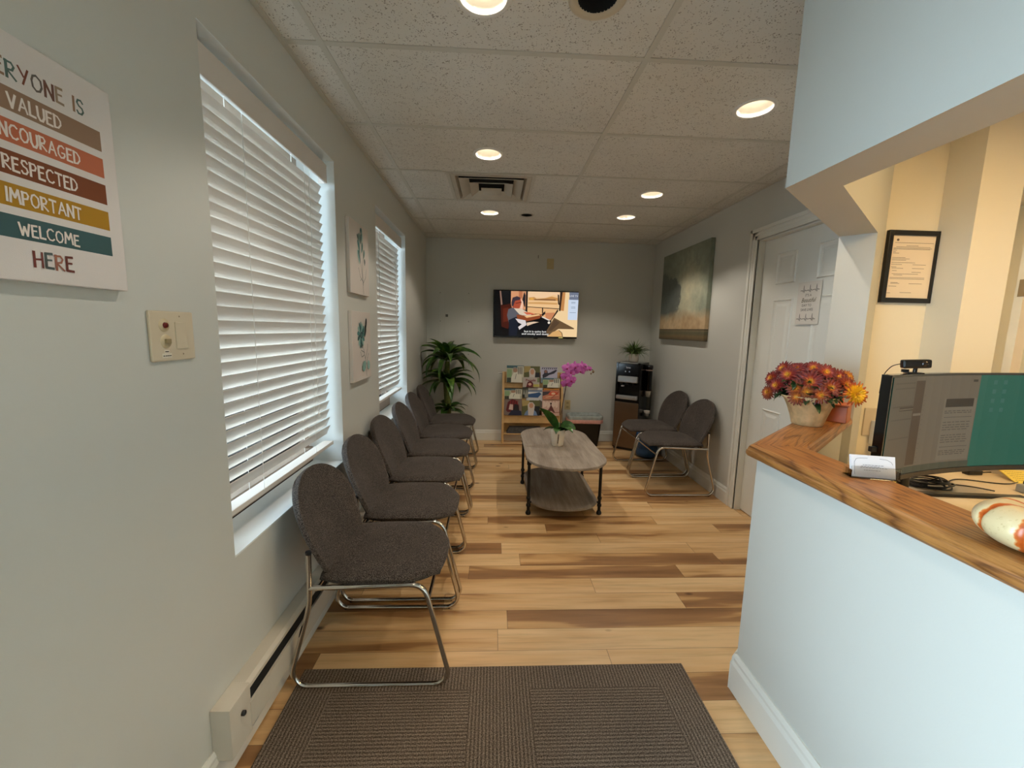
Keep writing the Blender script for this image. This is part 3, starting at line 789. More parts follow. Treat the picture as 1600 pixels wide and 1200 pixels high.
# ------------------------------------------------------------------ leaf helper
def leaf(m, base, az, el, length, width, droop, fold=.25, n=9, taper=.35, roll=0., wave=0., tipw=0.):
    """a strap leaf: starts at base heading az/el, bends down by droop radians"""
    p = Vector(base); e = el; vs = []; side = Vector((-math.sin(az), math.cos(az), 0))
    for i in range(n+1):
        t_ = i/n
        w = width*(math.sin(PI*min(1, t_**taper*.98+.02)) if True else 1)
        w = max(w, .0006 if t_ >= 1 else width*.12)
        if t_ >= .999: w = .0008
        d = Vector((math.cos(az)*math.cos(e), math.sin(az)*math.cos(e), math.sin(e)))
        up = side.cross(d).normalized()*-1
        s2 = (side*math.cos(roll)+up*math.sin(roll))
        f = up*(w*fold); wob = up*(wave*math.sin(i*2.1))
        vs += [p-s2*w/2+f+wob, p, p+s2*w/2+f-wob]
        p = p+d*(length/n); e -= droop/n
    fs = []
    for i in range(n):
        a = i*3; fs += [(a, a+1, a+4, a+3), (a+1, a+2, a+5, a+4)]
    m.add(vs, fs, True)
def mat_leaf(name, c1, c2, c3, rough=.35, sc=30):
    mt, nt, b = newmat(name); co = objco(nt)
    n1 = N(nt, 'ShaderNodeTexNoise', i_Scale=sc, i_Detail=3.); L(nt, co, n1.inputs['Vector'])
    r = ramp(nt, n1.outputs[0], [(.3, c1), (.52, c2), (.75, c3)]); L(nt, r.outputs[0], b.inputs['Base Color'])
    b.inputs['Roughness'].default_value = rough
    return mt
CORN = mat_leaf('corn_plant_leaf', col(26, 52, 20), col(58, 96, 34), col(120, 146, 52), .35, 14)
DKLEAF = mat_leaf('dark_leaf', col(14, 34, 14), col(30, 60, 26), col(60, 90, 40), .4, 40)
GRASSY = mat_leaf('spider_leaf', col(46, 70, 32), col(92, 120, 60), col(150, 165, 105), .45, 60)

# corn plant -----------------------------------------------------------------
px_, py_ = -.515, 4.60
t = thing('potted_corn_plant', 'tall corn plant with arching strap leaves in the left back corner', 'potted plant', (px_, py_, 0))
m = MB(); m.lathe([(.0001, .0), (.11, .0), (.145, .28), (.15, .30), (.138, .30), (.13, .27), (.0001, .27)], (px_, py_, 0), 28); m.build('pot', BLACKP, t)
CANE = pm('cane_bark', col(96, 104, 44), .7, var=.25, scale=30, bmp=.4, bscale=60)
m = MB(); m.tube([(px_, py_, .26), (px_+.005, py_, .5), (px_-.01, py_, .75), (px_, py_, 1.0)], [.040, .038, .036, .026], 14); m.build('trunk', CANE, t)
r2 = random.Random(11)
def crown(m, cx, cy, cz, n, ln, w, elo, ehi, dr, r2, azs=None):
    for i in range(n):
        az = (2*PI*i*.382+r2.uniform(-.3, .3)) if azs is None else azs[i]
        f = i/n
        leaf(m, (cx+.02*math.cos(az), cy+.02*math.sin(az), cz+.05*f), az, elo+(ehi-elo)*f+r2.uniform(-.12, .12), ln*r2.uniform(.8, 1.1)*(1-.25*f), w*r2.uniform(.85, 1.15), dr*r2.uniform(.75, 1.2)*(1-.3*f), n=10, taper=.62, fold=.22, roll=r2.uniform(-.4, .4))
m = MB(); crown(m, px_, py_, 1.0, 26, .46, .088, .30, 1.35, 2.1, r2); m.build('top_foliage', CORN, t)
m = MB(); crown(m, px_, py_, .74, 22, .42, .092, .25, 1.2, 2.0, r2); m.build('middle_foliage', CORN, t)
m = MB(); crown(m, px_, py_, .43, 16, .28, .07, .2, 1.1, 1.8, r2); m.build('lower_foliage', CORN, t)

# keep leaves inside the corner
def clamp_obj(o, x0=None, x1=None, y1=None):
    off = OFF[o.name]
    for v in o.data.vertices:
        if x0 is not None: v.co.x = max(v.co.x, x0-off.x)
        if x1 is not None: v.co.x = min(v.co.x, x1-off.x)
        if y1 is not None: v.co.y = min(v.co.y, y1-off.y)
for ch in t.children:
    if 'foliage' in ch.name: clamp_obj(ch, x0=XL+.01, y1=YB-.01)

# ------------------------------------------------------------------ television
t = thing('television', 'black flat television showing a driver in a desert vehicle on the far wall', 'television', (.494, YB, 1.27))
X0, X1, Z0, Z1, YF = -.013, .990, 1.272, 1.826, 4.900
m = MB(); m.box(X0, X1, YF, YF+.03, Z0, Z1, ch=.004); m.build('housing', BLACKG, t)
m = MB(); m.box(.25, .74, YF+.03, YB-.001, 1.40, 1.70); m.build('wall_bracket', BLACKM, t)
m = MB(); m.box(.470, .520, YF-.002, YF+.01, Z0-.010, Z0+.002, ch=.002); m.build('logo_bump', BLACKP, t)
S = .8
a = Art((X0+.012, YF-.0005, Z0+.018), (X1-X0-.024, 0, 0), (0, 0, Z1-Z0-.030), .0003)
# zoomed photo coordinates (0..1600 x 0..1103) -> screen units
def T(pts): return [((x-96)/1390., 1-(y-110)/795.) for x, y in pts]
def g(*c): return glow(*c, S)
a.rect(0, 0, 1, 1, g(6, 5, 7))
a.poly(T([(370, 110), (650, 110), (650, 450), (560, 420), (370, 420)]), g(226, 160, 116))
a.poly(T([(500, 110), (560, 110), (560, 230), (500, 230)]), g(196, 120, 82))
a.poly(T([(205, 110), (370, 110), (365, 340), (240, 345)]), g(18, 17, 20))
a.poly(T([(180, 110), (203, 110), (232, 350), (205, 360)]), g(150, 116, 100))
a.poly(T([(650, 110), (1190, 110), (1190, 400), (650, 378)]), g(252, 206, 150))
a.poly(T([(650, 110), (1190, 110), (1190, 190), (1080, 160), (950, 215), (800, 215), (650, 210)]), g(255, 214, 170))
a.poly(T([(670, 215), (760, 205), (800, 240), (930, 225), (1050, 190), (1180, 220), (1180, 262), (670, 262)]), g(214, 154, 88))
a.poly(T([(690, 220), (740, 215), (745, 255), (690, 258)]), g(238, 176, 80))
a.poly(T([(760, 240), (900, 232), (1120, 236), (1120, 262), (760, 262)]), g(150, 104, 62))
a.poly(T([(660, 300), (860, 290), (1150, 300), (1150, 330), (660, 326)]), g(222, 168, 104))
a.poly(T([(650, 386), (1160, 410), (1150, 600), (950, 610), (860, 500), (650, 500)]), g(244, 190, 132))
a.poly(T([(950, 480), (1110, 470), (1120, 590), (1000, 600), (960, 560)]), g(214, 140, 96))
a.poly(T([(1200, 110), (1500, 110), (1500, 900), (1000, 900), (1000, 700), (1160, 460)]), g(255, 220, 168))
a.poly(T([(1215, 110), (1280, 110), (1262, 440), (1205, 430)]), g(206, 142, 84))
a.poly(T([(620, 110), (650, 110), (648, 450), (618, 450)]), g(24, 20, 22))
a.poly(T([(1190, 110), (1232, 110), (1205, 445), (1180, 440)]), g(54, 36, 28))
a.line(T([(650, 380), (1195, 404)]), .014, g(40, 30, 26)); a.line(T([(903, 400), (905, 480)]), .014, g(40, 30, 26))
a.poly(T([(590, 120), (615, 180), (612, 380), (596, 380), (560, 250)]), g(44, 36, 40))
a.poly(T([(1150, 150), (1175, 160), (1185, 340), (1160, 320)]), g(60, 48, 40))
a.poly(T([(200, 370), (370, 330), (420, 520), (330, 780), (220, 740)]), g(70, 22, 12))
a.poly(T([(240, 420), (330, 400), (330, 640), (250, 660)]), g(100, 36, 18))
# driver
a.poly(T([(380, 300), (400, 230), (470, 200), (530, 225), (545, 300), (520, 400), (470, 430), (400, 400)]), g(180, 80, 54))
a.poly(T([(378, 310), (398, 225), (470, 198), (528, 222), (520, 260), (440, 280), (410, 380), (385, 370)]), g(66, 52, 62))
a.poly(T([(530, 240), (575, 290), (570, 420), (520, 410), (548, 320)]), g(255, 206, 178))
a.line(T([(455, 325), (545, 300)]), .012, g(60, 24, 20))
a.poly(T([(330, 430), (400, 400), (480, 430), (520, 520), (470, 560), (440, 740), (350, 700), (310, 540)]), g(96, 96, 104))
a.poly(T([(420, 410), (560, 420), (640, 470), (720, 520), (640, 550), (520, 520)]), g(230, 210, 186))
a.poly(T([(470, 520), (640, 540), (830, 500), (900, 510), (860, 580), (640, 640), (480, 590)]), g(150, 74, 40))
a.poly(T([(600, 545), (840, 505), (870, 525), (640, 575)]), g(246, 196, 138))
a.poly(T([(580, 470), (700, 480), (790, 510), (640, 520)]), g(220, 110, 78))
a.poly(T([(340, 620), (460, 560), (500, 700), (480, 900), (350, 900)]), g(22, 27, 42))
a.poly(T([(450, 590), (620, 620), (640, 700), (520, 790), (500, 740), (560, 690), (500, 660)]), g(232, 222, 220))
a.poly(T([(640, 660), (760, 640), (850, 645), (740, 680), (650, 720)]), g(236, 206, 176))
a.poly(T([(480, 820), (640, 730), (870, 660), (880, 600), (900, 560), (1060, 620), (1040, 700), (960, 900), (480, 900)]), g(10, 11, 17))
a.poly(T([(890, 500), (950, 450), (950, 500), (900, 545)]), g(36, 26, 26))
a.line(T([(905, 555), (1020, 610)]), .022, g(236, 226, 214)); a.ell(.662, .318, .015, .028, g(250, 240, 224))
a.poly(T([(1060, 610), (1170, 440), (1150, 420), (1050, 600)]), g(44, 34, 28))
a.poly(T([(1100, 560), (1450, 745), (1440, 760), (1180, 760), (1060, 850), (990, 890), (980, 800)]), g(112, 86, 58))
a.poly(T([(1110, 590), (1200, 650), (1060, 800), (1000, 800)]), g(90, 68, 48))
a.poly(T([(1000, 900), (1080, 820), (1180, 780), (1250, 840), (1260, 900)]), g(228, 176, 112))
a.line(T([(1190, 785), (1240, 830), (1255, 895)]), .008, g(44, 34, 26))
a.poly(T([(1345, 110), (1500, 110), (1500, 240), (1345, 240)]), g(120, 128, 148))
a.poly(T([(1332, 240), (1500, 240), (1490, 595), (1332, 595)]), g(214, 228, 248))
typeset(a, 'LIVE TV', .952, 1-(188-110)/795., .055, g(240, 244, 250), .58)
for y in (282, 300, 366, 388, 466): a.line(T([(1385-(20 if y == 466 else 0), y), (1448+(12 if y == 466 else 0), y)]), .008, g(110, 128, 150))
typeset(a, 'but it is quite hot', .498, 1-(830-110)/795., .062, g(245, 245, 240), .62, bold=.0008)
typeset(a, 'and smoky and dusty', .498, 1-(874-110)/795., .062, g(245, 245, 240), .62, bold=.0008)
a.rect(.785, -.022, .835, -.008, g(236, 226, 130))
a.build('screen', t)

# ------------------------------------------------------------------ electrical panel, plates
t = thing('electrical_panel', 'flush painted electrical panel door on the back wall behind the corn plant', 'electrical panel', (-.47, YB, 1.2))
PNL = WALL
m = MB(); m.box(-.660, -.285, YB-.006, YB-.0002, 1.0, 1.858, ch=.002); m.build('cover', PNL, t)
m = MB(); m.box(-.590, -.385, YB-.010, YB-.006, 1.04, 1.81, ch=.0015); d = m.build('panel_door', PNL, t)
m = MB(); m.box(-.578, -.548, YB-.013, YB-.009, 1.50, 1.53); m.build('latch', flat(90, 90, 84), d)
m = MB()
for x in (-.64, -.305):
    for z in (1.06, 1.45, 1.78): m.box(x-.005, x+.005, YB-.008, YB-.005, z-.005, z+.005)
m.build('screws', flat(120, 122, 114), t)
PLATE = pm('tan_plate', col(196, 178, 132), .4, var=.02)
t = thing('blank_wall_plate', 'small tan wall plate high on the back wall above the television', 'wall plate', (.652, YB, 2.14))
m = MB(); m.box(.612, .694, YB-.006, YB-.0002, 2.085, 2.205, ch=.002); m.build('plate', PLATE, t)
m = MB(); m.lathe([(.007, 0), (.007, .012), (0, .012)], (0, 0, 0), 12, Matrix.Translation((.640, YB-.006, 2.16)) @ Matrix.Rotation(PI/2, 4, 'X')); m.build('jack', flat(220, 205, 160), t)
m = MB(); m.box(.504, .511, YB-.004, YB-.0002, 2.205, 2.240); o = m.build('wall_hook', flat(90, 88, 80), None, origin=(.507, YB, 2.205)); tag(o, 'tiny metal hook high on the back wall left of the tan plate', 'hook')
t = thing('wall_outlet', 'tan electrical outlet on the back wall between magazine rack and trash bin', 'outlet', (.925, YB, .455))
m = MB(); m.box(.885, .958, YB-.006, YB-.0002, .397, .517, ch=.002); m.build('plate', PLATE, t)
for z in (.432, .482):
    m = MB(); m.box(.905, .938, YB-.008, YB-.005, z-.014, z+.014, ch=.002); s_ = m.build('socket', flat(178, 160, 116), t)
    m = MB(); m.box(.913, .916, YB-.0085, YB-.0078, z-.006, z+.006); m.box(.927, .930, YB-.0085, YB-.0078, z-.006, z+.006); m.build('slot', INK, s_)

# ------------------------------------------------------------------ magazine rack
OAKL = pm('pale_birch', col(206, 170, 116), .45, var=.1, scale=14)
rx0, rx1 = .108, .842
t = thing('magazine_rack', 'pale birch magazine rack standing against the back wall, left of the trash bin', 'magazine rack', (.475, 4.9, 0))
for x in (rx0, rx1-.026):
    m = MB(); m.prism([(4.835, 0), (4.955, 0), (4.955, .84), (4.93, .862), (4.90, .862), (4.835, .60)], x, x+.026, Matrix(((0, 0, 1, 0), (1, 0, 0, 0), (0, 1, 0, 0), (0, 0, 0, 1)))); m.build('side_panel', OAKL, t)
for z0, z1, y in ((.672, .730, 4.880), (.505, .548, 4.860), (.250, .345, 4.840)):
    m = MB(); m.box(rx0+.026, rx1-.026, y, y+.014, z0, z1, ch=.002); m.box(rx0+.026, rx1-.026, y+.014, 4.95, z0, z0+.012); m.build('ledge', OAKL, t)
m = MB(); m.box(rx0+.026, rx1-.026, 4.84, 4.955, .105, .120, ch=.002); m.build('bottom_shelf', OAKL, t)
m = MB(); m.box(rx0+.026, rx1-.026, 4.945, 4.955, .12, .86); m.build('back_panel', OAKL, t)
for s_, x in ((-1, rx0), (1, rx1)):
    m = MB(); m.tube([(x, 4.895, .845), (x+s_*.052, 4.895, .845)], .006, 10); m.build('peg', SILVER, t)
MAGP = pm('magazine_pages', col(226, 222, 212), .6)
def magazine(label, x0, x1, z0, z1, y, kind, lean=.10):
    """one magazine leaning back on the rack"""
    w, h = x1-x0, z1-z0; U = Vector((w, 0, 0)); V = Vector((0, h*math.sin(lean), h*math.cos(lean))); O = Vector((x0, y, z0))
    t = thing('magazine', label, 'magazine', (x0+w/2, y, z0), 'magazines displayed on the birch rack')
    n = U.cross(V).normalized(); th = .0035
    m = MB(); vs = [O, O+U, O+U+V, O+V]; vs += [v-n*th for v in vs]; m.add(vs, [(0, 1, 2, 3), (7, 6, 5, 4), (0, 4, 5, 1), (1, 5, 6, 2), (2, 6, 7, 3), (3, 7, 4, 0)]); m.build('pages', MAGP, t)
    a = Art(O, U, V, .0002)
    if kind == 'doctor':
        a.rect(0, 0, 1, 1, flat(186, 186, 160)); a.poly([(0, .84), (1, .84), (1, 1), (0, 1)], flat(70, 108, 118)); a.rect(.02, .3, .3, .78, flat(142, 172, 128)); a.rect(.02, 0, .26, .28, flat(60, 66, 54))
        a.rect(.62, .3, .98, .96, flat(206, 204, 186)); a.poly([(.26, 0), (.9, 0), (.86, .5), (.62, .62), (.4, .58), (.28, .34)], flat(224, 222, 206))
        a.ell(.5, .72, .13, .13, flat(172, 134, 112)); a.poly([(.36, .76), (.4, .9), (.56, .9), (.64, .78), (.5, .82)], flat(150, 146, 138))
        for u in (.68, .78, .88): a.line([(u, .5), (u, .9)], .04, flat(48, 52, 52))
        a.line([(.5, .2), (.56, .5)], .03, flat(120, 120, 112))
    elif kind == 'scarf':
        a.rect(0, 0, 1, 1, flat(96, 98, 60)); a.poly([(0, .6), (.45, .7), (.4, 1), (0, 1)], flat(168, 150, 96)); a.rect(.66, 0, 1, .62, flat(30, 34, 40))
        a.poly([(.12, 0), (.88, 0), (.8, .24), (.64, .4), (.36, .4), (.2, .22)], flat(110, 138, 178))
        a.poly([(.36, 0), (.64, 0), (.7, .46), (.72, .7), (.6, .88), (.42, .88), (.32, .7), (.34, .4)], flat(204, 196, 190)); a.ell(.52, .66, .12, .17, flat(196, 148, 120))
    elif kind == 'purple':
        a.rect(0, 0, 1, 1, flat(186, 184, 206)); a.rect(0, 0, 1, .32, flat(120, 140, 150))
        a.poly([(.12, .3), (.3, .36), (.5, .5), (.8, .6), (.98, .8), (.9, .84), (.56, .66), (.42, .62), (.4, .76), (.3, .84), (.2, .78), (.2, .6), (.1, .5)], flat(52, 52, 66))
        a.ell(.3, .72, .08, .1, flat(150, 110, 100))
        for u in (.08, .2, .32, .44, .56, .68, .8, .9): a.line([(u, .88), (u+.05, .97)], .045, flat(40, 40, 56), up=False)
        a.k += 1
    elif kind == 'people':
        a.rect(0, 0, 1, 1, flat(186, 176, 166)); a.poly([(.2, 0), (.66, 0), (.6, .45), (.45, .62), (.28, .5)], flat(100, 30, 34)); a.ell(.42, .3, .1, .14, flat(214, 170, 150)); a.rect(.62, .04, .98, .3, flat(196, 186, 96))
        typeset(a, 'People', .47, .58, .36, flat(128, 24, 44), .62, bold=.006)
        a.rect(.86, .5, .98, .96, flat(120, 136, 96))
    elif kind == 'white':
        a.rect(0, 0, 1, 1, flat(196, 200, 204)); a.rect(0, .7, 1, 1, flat(220, 222, 224)); a.poly([(0, .52), (.7, .5), (.9, .7), (.78, .78), (0, .66)], flat(52, 88, 134))
        a.line([(.06, .84), (.9, .84)], .09, flat(122, 142, 170)); a.poly([(0, .1), (.3, .34), (.5, .14), (.8, .4), (1, .3), (1, 0), (0, 0)], flat(92, 90, 80)); a.line([(.3, .1), (.7, .4)], .03, flat(226, 224, 216)); a.line([(.5, .38), (.8, .05)], .03, flat(226, 224, 216))
    elif kind == 'mountain':
        a.rect(0, 0, 1, 1, flat(100, 104, 96)); a.poly([(0, 0), (.3, .7), (.5, .3), (.75, .85), (1, .3), (1, 0)], flat(150, 150, 138)); a.rect(0, 0, .4, .3, flat(50, 54, 48))
    elif kind == 'orange':
        a.rect(0, 0, 1, 1, flat(196, 128, 100)); a.rect(0, .82, 1, 1, flat(58, 40, 26)); a.line([(.08, .91), (.94, .91)], .1, flat(222, 148, 52)); a.poly([(0, .3), (.4, .5), (.46, .74), (0, .7)], flat(66, 58, 66))
        a.ell(.62, .5, .28, .2, flat(214, 92, 62)); a.ell(.62, .52, .12, .1, flat(236, 196, 160)); a.line([(.2, .2), (.9, .4)], .06, flat(230, 190, 150)); a.line([(.5, .1), (.95, .72)], .04, flat(150, 60, 44))
    elif kind == 'red':
        a.rect(0, 0, 1, 1, flat(126, 112, 104)); a.poly([(.1, .3), (.2, .8), (.45, 1), (.7, .9), (.84, .6), (.86, .3), (.6, .2), (.2, .2)], flat(96, 26, 32)); a.poly([(.26, .36), (.5, .32), (.5, .66), (.32, .68)], flat(206, 178, 168))
        a.poly([(.22, 0), (1, 0), (.98, .26), (.7, .34), (.42, .3)], flat(28, 34, 62)); a.poly([(.5, .3), (.86, .3), (.8, .62), (.6, .7)], flat(34, 30, 36))
        for u in (.34, .48, .62, .74): a.line([(u, .7), (u+.03, .9)], .04, flat(146, 40, 48))
    elif kind == 'pink':
        a.rect(0, 0, 1, 1, flat(206, 172, 156)); 
        for k in range(14): a.line([(.08+.06*k, .5+.03*(k % 4)), (.10+.06*k, .9-.05*(k % 3))], .035, flat(238, 222, 206), up=False)
        a.k += 1; a.poly([(.16, .1), (.42, .46), (.5, .7), (.6, .5), (.76, .16), (.5, .3), (.3, .1)], flat(96, 44, 44)); a.ell(.5, .74, .05, .07, flat(60, 40, 36)); a.line([(0, .1), (1, .22)], .04, flat(150, 96, 84))
    a.build('cover', t); return t
magazine('magazine on the rack top row left, person in white coat on cover', .158, .362, .742, .944, 4.852, 'doctor')
magazine('magazine on the rack top row middle, person in pale headscarf on cover', .365, .555, .742, .938, 4.852, 'scarf')
magazine('magazine on the rack top row right with mauve sky and dark figure cover', .566, .766, .742, .930, 4.852, 'purple')
magazine('magazine reading People in maroon, in front of the rack middle top', .352, .552, .690, .808, 4.832, 'people')
magazine('small white-coat magazine cover at the right end below the mauve cover', .590, .800, .690, .800, 4.832, 'doctor')
magazine('magazine on the rack second row left, white-coat cover half hidden', .134, .345, .545, .668, 4.834, 'doctor')
magazine('dark mountain magazine peeking out mid-rack behind the blue and white one', .350, .420, .560, .690, 4.844, 'mountain')
magazine('blue and white landscape magazine in the middle of the rack', .398, .600, .440, .680, 4.838, 'white')
magazine('magazine with orange title band on the rack second row right', .592, .800, .545, .680, 4.830, 'orange')
magazine('magazine on the rack bottom row left, person with dark red hair on cover', .134, .345, .348, .545, 4.820, 'red')
magazine('magazine on the rack bottom row middle, person in blue shirt and scarf on cover', .348, .562, .348, .530, 4.820, 'scarf')
magazine('pink magazine on the rack bottom row right behind the orchid leaf', .590, .802, .348, .545, 4.820, 'pink')
m = MB()
for k in range(4): m.box(.17+.01*k, .62-.012*k, 4.845, 4.95, .1205+.018*k, .137+.018*k)
o = m.build('paper_stack', pm('dark_paper', col(74, 74, 76), .7, var=.3, scale=40), None, origin=(.4, 4.9, .12)); tag(o, 'dark stack of papers lying on the bottom shelf of the magazine rack', 'papers')

# ------------------------------------------------------------------ trash bin
def rrect(hx, hy, r, n=5):
    q = []
    for sx, sy, a0 in ((1, 1, 0), (-1, 1, 90), (-1, -1, 180), (1, -1, 270)):
        for i in range(n+1):
            a = math.radians(a0+90*i/n); q.append((sx*(hx-r)+r*math.cos(a), sy*(hy-r)+r*math.sin(a)))
    return q
def loft(m, rings, closed_bottom=True, closed_top=False, smooth=True):
    n = len(rings[0]); vs = [v for r_ in rings for v in r_]
    m.add(vs, [(i*n+k, i*n+(k+1) % n, (i+1)*n+(k+1) % n, (i+1)*n+k) for i in range(len(rings)-1) for k in range(n)], smooth)
    if closed_bottom: m.add(rings[0], [tuple(range(n-1, -1, -1))])
    if closed_top: m.add(rings[-1], [tuple(range(n))])
bxc, byc = 1.098, 4.80
t = thing('trash_bin', 'black trash bin with pink-banded clear liner against the back wall', 'trash bin', (bxc, byc, 0))
def rr3(hx, hy, r, z, jit=0): return [Vector((bxc+x*(1+jit*math.sin(i*1.9)), byc+y*(1+jit*math.sin(i*2.3)), z+jit*.15*math.sin(i*1.3))) for i, (x, y) in enumerate(rrect(hx, hy, r, 8))]
m = MB(); loft(m, [rr3(.165, .085, .03, .003), rr3(.195, .115, .04, .355), rr3(.198, .118, .04, .365), rr3(.190, .110, .04, .365), rr3(.160, .080, .03, .01)]); m.build('body', BLACKP, t)
m = MB(); loft(m, [rr3(.200, .122, .04, .285, .02), rr3(.208, .128, .045, .30, .018), rr3(.204, .124, .045, .33, .012)], False); m.build('liner_band', pm('pink_liner', col(214, 158, 148), .35, var=.12, scale=25), t)
m = MB(); loft(m, [rr3(.204, .124, .045, .33, .012), rr3(.206, .126, .045, .36, .012), rr3(.203, .123, .045, .374, .006), rr3(.190, .112, .045, .376, .004), rr3(.180, .10, .04, .33, .02), rr3(.172, .092, .04, .20, .02), rr3(.16, .08, .04, .15, .03)], False); m.build('liner', pm('grey_liner', col(150, 158, 154), .25, var=.15, scale=30), t)

# ------------------------------------------------------------------ water cooler
th = -math.atan2(.606, .795)
wc = thing('water_cooler', 'black and steel bottom-load water cooler turned in the right back corner', 'water cooler', (0, 0, 0))
hw, hd = .143, .150
m = MB(); m.box(-hw, hw, -hd+.03, hd, .02, 1.02, ch=.008)
m.box(-hw, -hw+.022, -hd, -hd+.03, .02, 1.02, ch=.003); m.box(hw-.022, hw, -hd, -hd+.03, .02, 1.02, ch=.003)
m.box(-hw+.022, hw-.022, -hd, -hd+.03, .56, .60); m.build('cabinet', BLACKG, wc)
m = MB(); m.box(-hw+.004, hw-.004, -hd-.008, -hd+.03, .03, .565, ch=.006); d = m.build('door_panel', pm('bronze_steel', col(118, 98, 78), .28, .85, var=.08, scale=4), wc)
m = MB(); m.box(-hw+.022, hw-.022, -hd-.002, -hd+.03, .865, 1.012, ch=.004); cp = m.build('control_panel', BLACKG, wc)
a = Art((-hw+.03, -hd-.0022, .87), (.226, 0, 0), (0, 0, .14), .0004)
typeset(a, 'brio', .5, .62, .22, flat(214, 214, 220), .62, bold=.004)
for u in (.36, .56): a.ell(u, .36, .03, .05, flat(190, 205, 225))
a.build('markings', cp)
m = MB(); m.box(-hw+.03, hw-.026, -hd-.026, -hd+.02, .795, .868, ch=.012); sp_ = m.build('dispenser_head', SILVER, wc)
for x in (-.07, 0, .07):
    m = MB(); m.lathe([(.0001, -.028), (.010, -.028), (.013, -.004), (.013, 0)], (x, -hd-.002, .797), 14); m.build('tap', BLACKP, sp_)
m = MB(); m.box(-.075, -.045, -hd-.004, -hd+.028, .745, .757, ch=.003); m.build('badge', flat(206, 196, 196), wc)
m = MB(); m.box(-hw+.018, hw-.018, -hd-.030, -hd+.03, .600, .648, ch=.014); dt = m.build('drip_tray', SILVER, wc)
m = MB(); m.box(-hw+.034, hw-.034, -hd-.018, -hd+.022, .6475, .650); m.build('grate', BLACKP, dt)
m = MB(); m.box(-.10, .10, -hd-.004, -hd+.03, 1.012, 1.022, ch=.003); m.build('top_trim', SILVER, wc)
m = MB(); m.box(-hw+.01, hw-.01, -hd+.01, hd-.01, .0, .022); m.build('plinth', BLACKP, wc)
wc.location = (1.625, 4.705, 0); wc.rotation_euler = (0, 0, th)
R3 = Matrix.Translation((1.625, 4.705, 0)) @ Matrix.Rotation(th, 4, 'Z')
# cup tube on its right side
q = R3 @ Vector((hw+.036, .045, 0)); cx_, cy_ = q.x, q.y
t = thing('cup_dispenser', 'black tube cup dispenser hung on the side of the water cooler', 'cup dispenser', (cx_, cy_, .66))
m = MB(); m.lathe([(.028, .69), (.036, .70), (.036, .955), (.037, .96)], (cx_, cy_, 0), 24); m.build('tube', BLACKG, t)
m = MB(); m.lathe([(.0001, .995), (.030, .995), (.041, .985), (.041, .958), (.036, .955)], (cx_, cy_, 0), 24); m.build('cap', BLACKP, t)
m = MB(); m.lathe([(.0385, .930), (.0385, .944)], (cx_, cy_, 0), 24); m.build('ring', flat(150, 130, 120), t)
m = MB(); qa = R3 @ Vector((hw-.001, .045, 0)); m.tube([(qa.x, qa.y, .86), (cx_, cy_, .86)], .012, 8); m.build('bracket', BLACKP, t)
CUPM = pm('paper_cup', col(226, 216, 202), .6)
t = thing('paper_cup', 'white paper cup hanging from the bottom of the cup dispenser', 'cup', (cx_, cy_, .63))
m = MB(); m.lathe([(.0001, .625), (.024, .625), (.033, .700), (.034, .702), (.031, .702)], (cx_, cy_, 0), 24); m.build('cup_wall', CUPM, t)
t = thing('paper_cup_stack', 'stack of white cups low beside the water cooler under the dispenser', 'cups', (cx_, cy_, .40))
m = MB(); m.lathe([(.0001, .395), (.022, .395), (.026, .43), (.033, .432), (.033, .445), (.030, .446), (.035, .45), (.035, .462), (.0001, .462)], (cx_, cy_, 0), 24); m.build('cup_stack', CUPM, t)
m = MB(); m.tube([(cx_+.036, cy_+.01, .40), (cx_+.037, cy_+.01, .96)], .003, 6); m.build('wire', BLACKM, t)
# blue jug
t = thing('water_jug', 'blue translucent water jug on the floor behind the right-hand chairs', 'water jug', (1.72, 4.37, 0))
JB = pm('blue_jug', col(56, 96, 140), .15, var=.2, scale=12, trans=.35)
m = MB(); m.lathe([(.0001, .004), (.11, .004), (.128, .02), (.128, .09), (.122, .10), (.128, .11), (.128, .20), (.122, .21), (.128, .22), (.120, .275), (.06, .33), (.028, .35), (.028, .385)], (1.72, 4.37, 0), 32); m.build('bottle', JB, t)
m = MB(); m.lathe([(.032, .365), (.032, .392), (.0001, .392)], (1.72, 4.37, 0), 20); m.build('cap', WHITEP, t)

# spider plant on the cooler
sx_, sy_ = 1.612, 4.66
t = thing('potted_spider_plant', 'small grassy spider plant in a white ribbed pot on the water cooler', 'potted plant', (sx_, sy_, 1.02))
m = MB(); m.lathe([(.0001, .0), (.045, .0), (.052, .01), (.056, .05), (.055, .098), (.050, .1), (.048, .085), (.0001, .085)], (sx_, sy_, 1.0225), 30, jit=lambda a_, z: 1+.012*math.cos(a_*15)); m.build('pot', pm('white_ceramic', col(216, 204, 190), .4, var=.03), t)
m = MB(); r3 = random.Random(5)
for i in range(110):
    az = r3.uniform(0, 2*PI); el = r3.uniform(.55, 1.5)
    leaf(m, (sx_+.02*math.cos(az), sy_+.02*math.sin(az), 1.105), az, el, r3.uniform(.12, .25), r3.uniform(.011, .018), r3.uniform(.6, 2.2), n=8, taper=.5, fold=.3)
o = m.build('foliage', GRASSY, t); clamp_obj(o, x1=XR-.01, y1=YB-.01)
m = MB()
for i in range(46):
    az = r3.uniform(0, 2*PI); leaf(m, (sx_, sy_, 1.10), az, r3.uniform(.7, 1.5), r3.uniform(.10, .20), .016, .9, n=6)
m.build('inner_foliage', DKLEAF, t)

